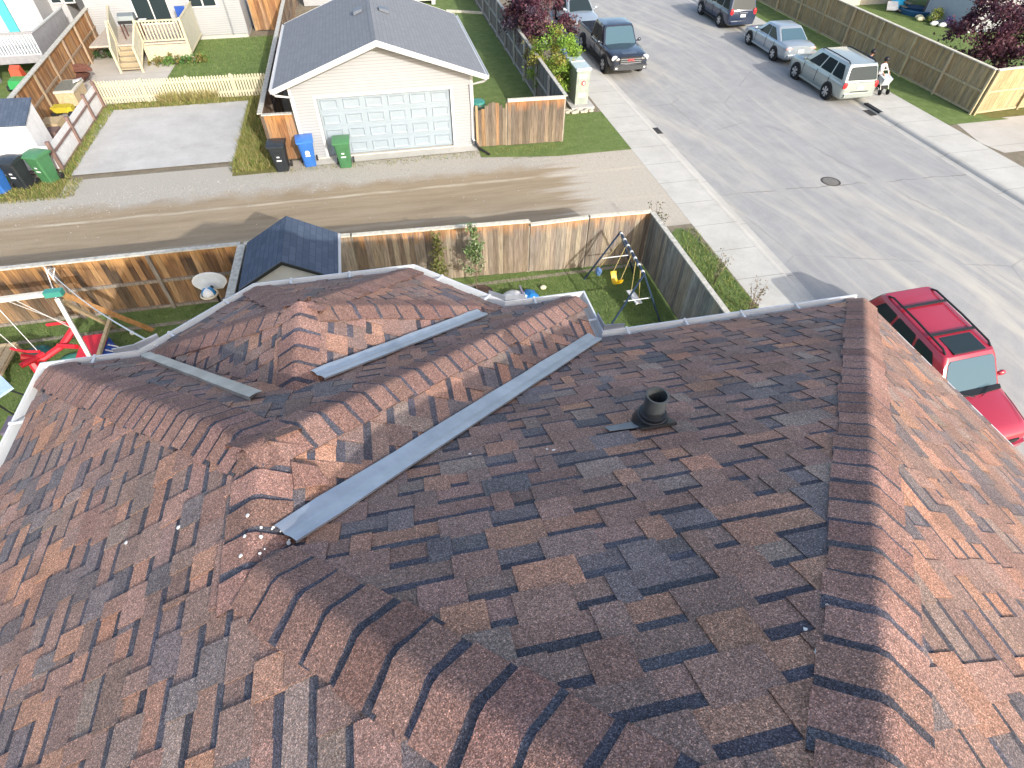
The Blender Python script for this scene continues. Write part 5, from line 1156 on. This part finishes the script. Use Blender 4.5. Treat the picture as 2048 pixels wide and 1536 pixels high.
def railing(a, b, zf, zt, solid=False, par=dk_, m='cream_paint', n=None, sl=None):
    a, b = Vector(a), Vector(b); L = (b-a).length; k = n or int(L/.14)
    for z in ((zf+.08), zt): mb = MB(); mb.beam((a.x, a.y, z+a.z), (b.x, b.y, z+b.z), .09, .06); mb.build('rail', m, par)
    if solid:
        mb = MB(); mb.hexa([(a.x-.012, a.y-.012, a.z+zf+.1), (b.x-.012, b.y-.012, b.z+zf+.1), (b.x+.012, b.y+.012, b.z+zf+.1), (a.x+.012, a.y+.012, a.z+zf+.1)], [(a.x-.012, a.y-.012, a.z+zt-.02), (b.x-.012, b.y-.012, b.z+zt-.02), (b.x+.012, b.y+.012, b.z+zt-.02), (a.x+.012, a.y+.012, a.z+zt-.02)]); mb.build('panel', sl or 'cream_shade', par); return
    for i in range(k+1):
        p = a.lerp(b, i/k); mb = MB(); mb.box(p.x-.03, p.x+.03, p.y-.02, p.y+.02, p.z+zf+.1, p.z+zt-.02); mb.build('baluster', m, par)
railing((DX0+.1, DY0, 0), (DX1, DY0, 0), .9, 1.85, n=13); railing((DX1, DY0, 0), (DX1, 38.8, 0), .25, 1.85, True); railing((-12.65, 35.6, 0), (-13.4, 38.6, 0), .25, 1.9, True); railing((-12.55, 34.1, -.75), (-12.75, 35.6, 0), .9, 1.85, True); railing((DX0+.05, 34.0, -.75), (DX0+.1, DY0, 0), .9, 1.85, True)
for p in ((DX0+.1, DY0), (DX1, DY0), (-12.75, 35.6)): mb = MB(); mb.box(p[0]-.06, p[0]+.06, p[1]-.06, p[1]+.06, 0, 1.92); mb.build('post', 'cream_paint', dk_)
for x, y in ((-12.55, 34.1), (DX0+.05, 34.0)): mb = MB(); mb.box(x-.05, x+.05, y-.05, y+.05, 0, 1.15); mb.build('post', 'cream_paint', dk_)
for k in range(4): mb = MB(); z = .16+.17*k; mb.box(-12.6, DX0, 34.15+k*.32, 34.50+k*.32, z-.04, z); st3 = mb.build('step', mat('step_tan', (.40, .33, .22), .75, 0, .2, .2, 9), dk_); mb = MB(); mb.box(-12.6, DX0, 34.47+k*.32, 34.49+k*.32, z, z+.13); mb.build('riser', mat('riser_tan', (.33, .27, .17), .75), st3)
gq = thing('barbecue_grill', 'dark domed barbecue grill on the cream deck', 'grill', (-12.05, 36.7, .88)); mb = MB(); mb.box(-12.5, -11.6, 36.35, 36.95, 1.55, 1.68); mb.build('body', 'trim_black', gq)
mb = MB(); prof = [(36.38, 1.69), (36.42, 1.88), (36.62, 2.0), (36.85, 1.94), (36.93, 1.69)]; mb.prism([(-12.45, y, z) for y, z in prof], (.75, 0, 0)); mb.build('lid', mat('grill_grey', (.28, .31, .31), .35, .6, .5), gq)
mb = MB(); mb.box(-11.6, -11.25, 36.45, 36.85, 1.62, 1.65); mb.build('side_shelf', 'plastic_white', gq)
for x, y in ((-12.45, 36.4), (-11.65, 36.4), (-12.45, 36.9), (-11.65, 36.9)): mb = MB(); mb.box(x-.025, x+.025, y-.025, y+.025, .88, 1.55); mb.build('leg', 'rust', gq)
ch = thing('patio_chair', 'dark blue metal chair on the cream deck by the wall', 'chair', (-9.8, 38, .88)); mb = MB(); mb.box(-10.05, -9.55, 37.6, 38.05, 1.28, 1.32); mb.build('seat', 'plastic_blue', ch); mb = MB(); mb.box(-10.05, -9.55, 38.03, 38.07, 1.32, 1.85); mb.build('backrest', 'plastic_blue', ch)
for x in (-10.02, -9.58):
    for y in (37.63, 38.03): mb = MB(); mb.box(x-.02, x+.02, y-.02, y+.02, .88, 1.3); mb.build('leg', 'trim_black', ch)
plant('garden_plant', 'low green bed of leafy plants along the cream deck front', 'plant', (-9.8, 34.9, 0), (0, 0, .22, 1.5, .35, .22), 900, .07, [(.09, .19, .06), (.12, .22, .05), (.2, .17, .05)], None, 26, .2)
# grey house and deck, far left
m, g = newmat('siding_grey'); v = g.coord(); z_ = g.xyz(v)[2]; fr = g.math('FRACT', g.math('DIVIDE', z_, .11)); c = g.mix(1.0, (.33, .33, .34), g.ramp(fr, [(0, .7), (.12, 1)]), 'MULTIPLY'); setb(g, c, .6)
gh = thing('grey_house', 'grey sided house with teal curtained doorway at the top left', 'house', (-20, 40, 0))
mb = MB(); mb.box(-27, -16.75, 38.6, 40.2, .1, 5.6); mb.box(-27, -15.95, 40.2, 48, .1, 5.6); mb.build('wall', 'siding_grey', gh)
mb = MB(); mb.prism([(-27.5, 38, 5.5), (-15.4, 38, 5.5), (-15.4, 43.3, 7.6), (-27.5, 43.3, 7.6)], (0, 0, .12)); mb.prism([(-27.5, 48.5, 5.5), (-15.4, 48.5, 5.5), (-15.4, 43.32, 7.6), (-27.5, 43.32, 7.6)], (0, 0, .12)); mb.build('roof', 'slate_shingle', gh)
mb = MB(); mb.box(-18.0, -17.0, 38.52, 38.6, .9, 3.1); d0 = mb.build('door', 'trim_white', gh); mb = MB(); mb.box(-17.9, -17.12, 38.505, 38.52, 1.35, 3.05); mb.build('door_pane', mat('door_cream', (.58, .60, .42), .3), d0)
mb = MB(); mb.box(-18.55, -18.1, 38.50, 38.6, .9, 3.1); mb.build('teal_trim', mat('teal_paint', (.06, .38, .42), .5), gh); mb = MB(); mb.box(-20.2, -18.6, 38.52, 38.6, .9, 3.1); mb.build('white_panel', 'panel_white', gh); mb = MB(); mb.box(-20.0, -19.3, 38.49, 38.52, 1.0, 2.2); mb.build('blue_pane', mat('pane_blue', (.08, .30, .45), .3), gh)
for x in (-16.6,): 
    for k in range(2): mb = MB(); xx = x+k*.62; mb.box(xx, xx+.55, 40.12, 40.2, 1.75, 3.0); w0 = mb.build('window', 'trim_white', gh); mb = MB(); mb.box(xx+.06, xx+.49, 40.10, 40.12, 1.82, 2.94); mb.build('pane', 'auto_glass', w0)
mat('deck_grey', (.27, .27, .285), .7, 0, .25, .15, 5); mat('deck_grey_pale', (.48, .50, .50), .6)
gd_ = thing('grey_deck', 'grey painted deck with pale balusters behind the orange fence', 'deck', (-17.5, 36, 0))
mb = MB(); mb.box(-19.5, -15.55, 34.05, 38.5, .80, .90); mb.build('floor', 'deck_grey_pale', gd_); mb = MB(); mb.box(-19.5, -15.55, 33.99, 34.05, .72, 1.05); mb.build('fascia', 'deck_grey', gd_)
railing((-19.4, 34.05, 0), (-15.6, 34.05, 0), .98, 1.95, False, gd_, 'deck_grey_pale', 28); railing((-15.58, 34.05, 0), (-15.58, 38.5, 0), .85, 1.95, True, gd_, 'deck_grey_pale', sl='deck_grey'); mb = MB(); mb.box(-19.5, -15.55, 34.0, 34.08, 1.92, 2.02); mb.build('hand_rail', 'deck_grey', gd_)
mb = MB(); mb.hexa([(-18.2, 32.0, 0), (-17.9, 32.0, 0), (-17.9, 34, 0), (-18.2, 34, 0)], [(-18.2, 32.0, .8), (-17.9, 32.0, .8), (-17.9, 34, 1.9), (-18.2, 34, 1.9)]); mb.build('stair_side', 'deck_grey', gd_)
rk = thing('ride_on_toy', 'red and green ride on toy below the grey deck', 'toy', (-16.6, 33.0, 0))
mb = MB(); mb.hexa([(-17.0, 32.4, .12), (-16.2, 32.3, .12), (-16.1, 33.0, .12), (-16.95, 33.1, .12)], [(-16.9, 32.5, .45), (-16.3, 32.4, .45), (-16.2, 32.9, .5), (-16.85, 33.0, .5)]); mb.build('base', 'toy_green', rk); mb = MB(); mb.hexa([(-16.95, 33.0, .2), (-16.4, 32.95, .2), (-16.4, 33.5, .2), (-16.95, 33.55, .2)], [(-16.9, 33.1, .75), (-16.45, 33.05, .75), (-16.45, 33.35, .85), (-16.9, 33.4, .85)]); mb.build('seat', mat('toy_red', (.50, .08, .04), .45), rk)
for x, y in ((-17.0, 32.5), (-16.15, 32.45), (-16.4, 33.4), (-16.95, 33.5)): mb = MB(); mb.lathe([(.13, -.05), (.13, .05)], (x, y, .13), 'x', 12); mb.build('wheel', 'trim_black', rk)
# house end behind the garage
bh = thing('rear_house', 'white porch and wall just visible over the garage ridge', 'house', (1, 45, 0)); mb = MB(); mb.box(-4, 3.2, 44.9, 50, 0, 5); mb.build('wall', 'siding_white', bh)
for x in (1.9, 4.3): mb = MB(); mb.box(x-.12, x+.12, 43.8, 44.04, 0, 2.6); mb.build('porch_post', 'trim_white', bh)
mb = MB(); mb.box(.5, 4.5, 43.9, 44.9, .2, .3); mb.build('porch_floor', 'cream_shade', bh)
mb = MB(); mb.beam((4.9, 41.9, .06), (7.1, 41.0, .06), .14, .12); tag(mb.build('garden_edging', 'cap_pale'), 'pale timber edging across the strip of lawn by the grey fence', 'edging')
cp = thing('compost_bin', 'dark green compost bin tucked beside the garage corner', 'bin', (3.95, 24.6, 0)); mb = MB(); mb.lathe([(.42, 0), (.36, .7), (.30, .82), (.05, .86)], (3.95, 24.7, 0), n=16); mb.build('body', mat('deep_green', (.02, .07, .045), .5), cp, smooth=True); mb = MB(); mb.lathe([(.31, .83), (.29, .90), (.05, .92)], (3.95, 24.7, 0), n=16); mb.build('lid', 'toy_teal', cp)
mb = MB(); mb.box(3.55, 4.25, 23.35, 23.75, .0, .85); tag(mb.build('potting_table', 'timber'), 'grey timber potting table behind the arched gate', 'table')

# ================================================================== STREET CORNER
uc = thing('utility_cabinet', 'pale green utility cabinet with a red warning disc', 'utility cabinet', (8.85, 26.8, 0)); mat('cabinet_green', (.27, .31, .27), .5, 0, .35, .15, 4); mat('cabinet_top', (.40, .48, .50), .45, 0, .35, .1, 4)
mb = MB(); mb.box(8.28, 9.35, 25.1, 28.7, 0, .12); mb.build('plinth', 'concrete_pad', uc)
for k in range(3):
    y0 = 25.45+k*.95; mb = MB(); mb.box(8.52, 9.12, y0, y0+.93, .12, 1.52); cb = mb.build('bay', 'cabinet_green', uc); mb = MB(); mb.prism([(8.47, y0-.03, 1.52), (9.17, y0-.03, 1.52), (9.17, y0+.94, 1.52), (8.47, y0+.94, 1.52)], (0, 0, .08)); mb.build('lid', 'cabinet_top', cb); mb = MB(); mb.box(8.50, 9.14, y0-.02, y0+.05, 1.6, 1.63); mb.build('lid_seam', 'trim_white', cb)
mb = MB(); mb.lathe([(.10, -.006), (.10, .004)], (8.85, 25.442, 1.02), 'y', 20); dsc = mb.build('warning_disc', mat('warning_red', (.50, .05, .05), .5), uc); mb = MB(); mb.lathe([(.055, -.004), (.055, .004)], (8.862, 25.434, 1.02), 'y', 16); mb.build('disc_centre', 'plastic_white', dsc)
mb = MB(); mb.box(8.62, 9.0, 25.438, 25.447, .42, .62); mb.build('notice', mat('notice_pink', (.60, .44, .40), .5), uc); mb = MB(); mb.box(8.62, 9.0, 25.438, 25.447, 1.22, 1.38); mb.build('notice', 'plastic_white', uc)
for k in range(12):
    a = k/11; x, y = (8.0+a*1.5, 24.85+.12*sin(k*2)) if k < 9 else (8.02+.1*sin(k), 25.1+(k-9)*.35); mb = MB(); mb.ball((x, y, .06), .12, 8, 5, None, (1.1, .8, random.uniform(.5, .8))); tag(mb.build('edging_stone', mat('edge_stone', (.46, .43, .34), .9, 0, .2, .3, 12), smooth=True), 'pale edging stone in the row around the utility cabinet', 'stone', 'edging stones around the utility cabinet')
# right hand house and garden
rh = thing('shaded_house', 'house corner with shade tinted side wall and white trim behind the burgundy tree', 'house', (36, 36, 0)); mat('siding_shaded', (.34, .40, .47), .6, 0, .3, .06, 4)
mb = MB(); mb.box(34.8, 46, 31.7, 35.4, 0, 5.5); mb.build('wall', 'siding_shaded', rh); mb = MB(); mb.box(34.72, 35.1, 31.62, 31.70, 0, 5.5); mb.build('corner_trim', 'trim_white', rh); mb = MB(); mb.box(35.1, 46, 31.64, 31.7, .1, 5.4); mb.build('front_siding', 'siding_white', rh); mb = MB(); mb.box(34.76, 34.8, 33.1, 33.5, 1.5, 2.3); mb.build('window', 'auto_glass', rh)  # white siding coloured blue grey where the side wall lies in shade
sd2 = thing('side_stair', 'dark grey timber landing and stair against the shaded house', 'stair', (35.6, 36, 0)); mat('old_timber', (.20, .18, .155), .85, 0, .2, .25, 9)
mb = MB(); mb.box(34.9, 38, 35.6, 38, 1.25, 1.35); mb.build('landing', 'old_timber', sd2); mb = MB(); mb.box(34.85, 38, 35.5, 35.56, 1.35, 2.3); mb.build('railing', 'old_timber', sd2)
for k in range(6): mb = MB(); mb.box(33.5+k*.23, 33.75+k*.23, 36.0, 37.2, .12+.19*k, .16+.19*k); mb.build('step', 'old_timber', sd2)
for x in (34.95, 36.4): mb = MB(); mb.box(x, x+.1, 35.6, 35.7, 0, 2.3); mb.build('post', 'old_timber', sd2)
bg2 = thing('beige_house', 'beige house base with brown band at the top right edge', 'house', (32, 38, 0)); mb = MB(); mb.box(30.6, 36, 38.3, 46, 0, .9); mb.build('foundation', mat('beige_wall', (.55, .49, .38), .7), bg2); mb = MB(); mb.box(30.55, 36, 38.25, 46, .9, 1.1); mb.build('band', mat('band_brown', (.25, .19, .15), .7), bg2); mb = MB(); mb.box(30.6, 36, 38.3, 46, 1.1, 5); mb.build('wall', mat('beige_wall', (.55, .49, .38), .7), bg2)
tp = thing('beach_tent', 'bright blue pop up play tent on the right lawn', 'tent', (33.9, 37, 0)); mb = MB(); mb.ball((33.9, 36.9, .2), .55, 14, 8, None, (1, .8, 1)); mb.build('shell', mat('tent_blue', (.02, .42, .70), .5), tp, smooth=True); mb = MB(); mb.prism([(32.9, 36.5, .1), (33.6, 36.3, .1), (33.6, 36.6, .5), (33.0, 36.8, .5)], (0, 0, .04)); mb.build('flap', 'plastic_white', tp)
pl_ = thing('paddling_pool', 'dark blue sagging paddling pool beside the play tent', 'pool', (35, 36, 0)); mb = MB(); mb.lathe([(.95, 0), (1.0, .25), (.9, .28), (.85, .08), (.1, .06)], (34.6, 35.9, 0), n=20); mb.build('shell', mat('pool_blue', (.02, .09, .20), .4), pl_, smooth=True)
plant('flower_clump', 'yellow flowering clump with white stones by the shaded house', 'flowers', (34.3, 33.9, 0), (0, 0, .4, .5, .4, .35), 650, .06, [(.55, .55, .16), (.45, .48, .12), (.2, .26, .06)], None, 18, .2)
plant('flower_clump', 'small purple flowering clump right of the yellow flowers', 'flowers', (34.45, 32.9, 0), (0, 0, .3, .25, .25, .25), 260, .05, [(.22, .14, .36), (.12, .1, .2)], None, 9, .16)
for k, (x, y) in enumerate(((33.7, 34.3), (33.9, 34.7), (33.85, 33.3), (34.15, 32.95))): mb = MB(); mb.ball((x, y, .12), .22, 9, 6, None, (1.3, .8, .6)); tag(mb.build('garden_stone', 'pale_rock' if k < 2 else 'chalk_white', smooth=True), 'pale stone at the edge of the flowers by the shaded house', 'stone', 'stones around the flower bed')

# ================================================================== PEOPLE
SKIN = (.36, .20, .13)
def person(label, base, joints, edges, hair, top, bot, zsplit, rz=0, shoe=(.05, .05, .055)):
    r = thing('person', label, 'person', base); me = bpy.data.meshes.new('body'); names = list(joints); me.from_pydata([joints[n][:3] for n in names], [(names.index(a), names.index(b)) for a, b in edges], []); o = bpy.data.objects.new('body', me); COL.objects.link(o)
    sk = o.modifiers.new('s', 'SKIN'); sk.use_smooth_shade = True; lay = me.skin_vertices[0].data
    for i, n in enumerate(names): lay[i].radius = joints[n][3:5] if len(joints[n]) > 4 else (joints[n][3],)*2
    lay[0].use_root = True; o.modifiers.new('u', 'SUBSURF').levels = 2; o.modifiers['u'].render_levels = 2
    dg = bpy.context.evaluated_depsgraph_get(); m2 = bpy.data.meshes.new_from_object(o.evaluated_get(dg)); bpy.data.objects.remove(o)
    ca = m2.color_attributes.new('Col', 'FLOAT_COLOR', 'CORNER'); hd = Vector(joints['head'][:3]); hands = [Vector(joints[k][:3]) for k in joints if k.startswith('hand')]
    for p in m2.polygons:
        c = p.center; col = top if c.z > zsplit else bot
        if c.z < .09: col = shoe
        if (c-hd).length < .17 and c.z > hd.z-.14: col = SKIN
        if any((c-h).length < .11 for h in hands): col = SKIN
        for li in p.loop_indices: ca.data[li].color = (*col, 1)
        p.use_smooth = True
    m2.materials.append(mat_col('clothes', .8, 18, .15)); b = bpy.data.objects.new('body', m2); COL.objects.link(b); b.parent = r
    hb = MB(); hb.ball(hd+Vector((0, -.015, .045)), .118, 14, 9, None, (1, 1.05, .95)); o2 = hb.build('hair', mat('hair_dark', hair, .6), frame=(0, 0, 0), smooth=True); o2.parent = r
    for s in (-1, 1):
        e = MB(); e.ball(hd+Vector((s*.035, .098, 0)), .012, 8, 6); o3 = e.build('eye', 'trim_black', frame=(0, 0, 0)); o3.parent = r
    e = MB(); e.ball(hd+Vector((0, .112, -.03)), .016, 8, 6, None, (.8, 1, 1.2)); nz = e.build('nose', mat('skin', SKIN, .6), frame=(0, 0, 0)); nz.parent = r
    r.rotation_euler = (0, 0, rz); return r
def pose(h, lean=.0, arm=.25, spread=.12, reach=.3):
    k = h/1.45; P = {'pelvis': (0, 0, .74*k, .105*k, .09*k), 'waist': (0, lean*.3, .88*k, .10*k, .085*k), 'chest': (0, lean*.7, 1.06*k, .125*k, .09*k), 'neck': (0, lean, 1.20*k, .045*k, .045*k), 'head': (0, lean+.05, 1.33*k, .088*k, .095*k), 'crown': (0, lean+.05, 1.41*k, .06*k, .07*k)}
    E_ = [('pelvis', 'waist'), ('waist', 'chest'), ('chest', 'neck'), ('neck', 'head'), ('head', 'crown')]
    for s, n in ((-1, 'l'), (1, 'r')):
        P['sh'+n] = (s*.165*k, lean*.9, 1.14*k, .05*k); P['el'+n] = (s*.23*k, lean+reach*.35, .94*k, .04*k); P['wr'+n] = (s*.20*k, lean+reach*.85, .84*k, .028*k); P['hand'+n] = (s*.19*k, lean+reach, .80*k, .034*k, .02*k)
        P['hip'+n] = (s*.075*k, 0, .70*k, .075*k); P['kn'+n] = (s*(.08+spread*.4)*k, .03, .39*k, .055*k); P['an'+n] = (s*(.08+spread*.7)*k, 0, .08*k, .036*k); P['toe'+n] = (s*(.08+spread*.8)*k, .15, .035, .034*k)
        E_ += [('chest', 'sh'+n), ('sh'+n, 'el'+n), ('el'+n, 'wr'+n), ('wr'+n, 'hand'+n), ('pelvis', 'hip'+n), ('hip'+n, 'kn'+n), ('kn'+n, 'an'+n), ('an'+n, 'toe'+n)]
        for j in range(4): P['fi%s%d' % (n, j)] = (s*(.19+.018*(j-1.5))*k, lean+reach+.06+.01*(j in (1, 2)), (.775-.012*j)*k, .010); E_.append(('hand'+n, 'fi%s%d' % (n, j)))
        P['th'+n] = (s*.15*k, lean+reach+.03, .79*k, .011); E_.append(('hand'+n, 'th'+n))
    return P, E_
j, e = pose(1.42, .02, reach=.34); person('person in a white hoodie and black trousers holding the pram handle', (23.42, 24.75, 0), j, e, (.012, .010, .012), (.68, .60, .58), (.03, .03, .035), .70, radians(195))
j, e = pose(1.50, .16, reach=.36); person('person in a navy top bending forward behind the silver suv', (23.15, 25.65, 0), j, e, (.02, .015, .012), (.055, .065, .16), (.06, .06, .07), .74, radians(250))
pm = thing('pram', 'small silver and black pram on the far sidewalk', 'pram', (23.45, 24.35, 0))
mb = MB(); mb.hexa([(23.25, 24.15, .38), (23.62, 24.15, .38), (23.62, 24.5, .38), (23.25, 24.5, .38)], [(23.2, 24.05, .68), (23.67, 24.05, .68), (23.67, 24.5, .78), (23.2, 24.5, .78)]); mb.build('seat', mat('pram_silver', (.42, .46, .48), .5), pm)
mb = MB(); mb.box(23.27, 23.60, 24.1, 24.45, .24, .36); mb.build('basket', 'trim_black', pm)
for s, x in ((-1, 23.22), (1, 23.65)):
    mb = MB(); mb.tube([(x, 24.0, .12), (x, 24.25, .55), (x, 24.58, .92)], .014, 6); mb.build('frame_tube', 'plastic_white', pm)
    for y in (24.02, 24.48): mb = MB(); mb.lathe([(.10, -.03), (.12, -.015), (.12, .015), (.10, .03)], (x, y, .12), 'x', 14); mb.build('wheel', 'trim_black', pm)
mb = MB(); mb.tube([(23.22, 24.58, .92), (23.65, 24.58, .92)], .016, 6); mb.build('handle', 'plastic_white', pm)
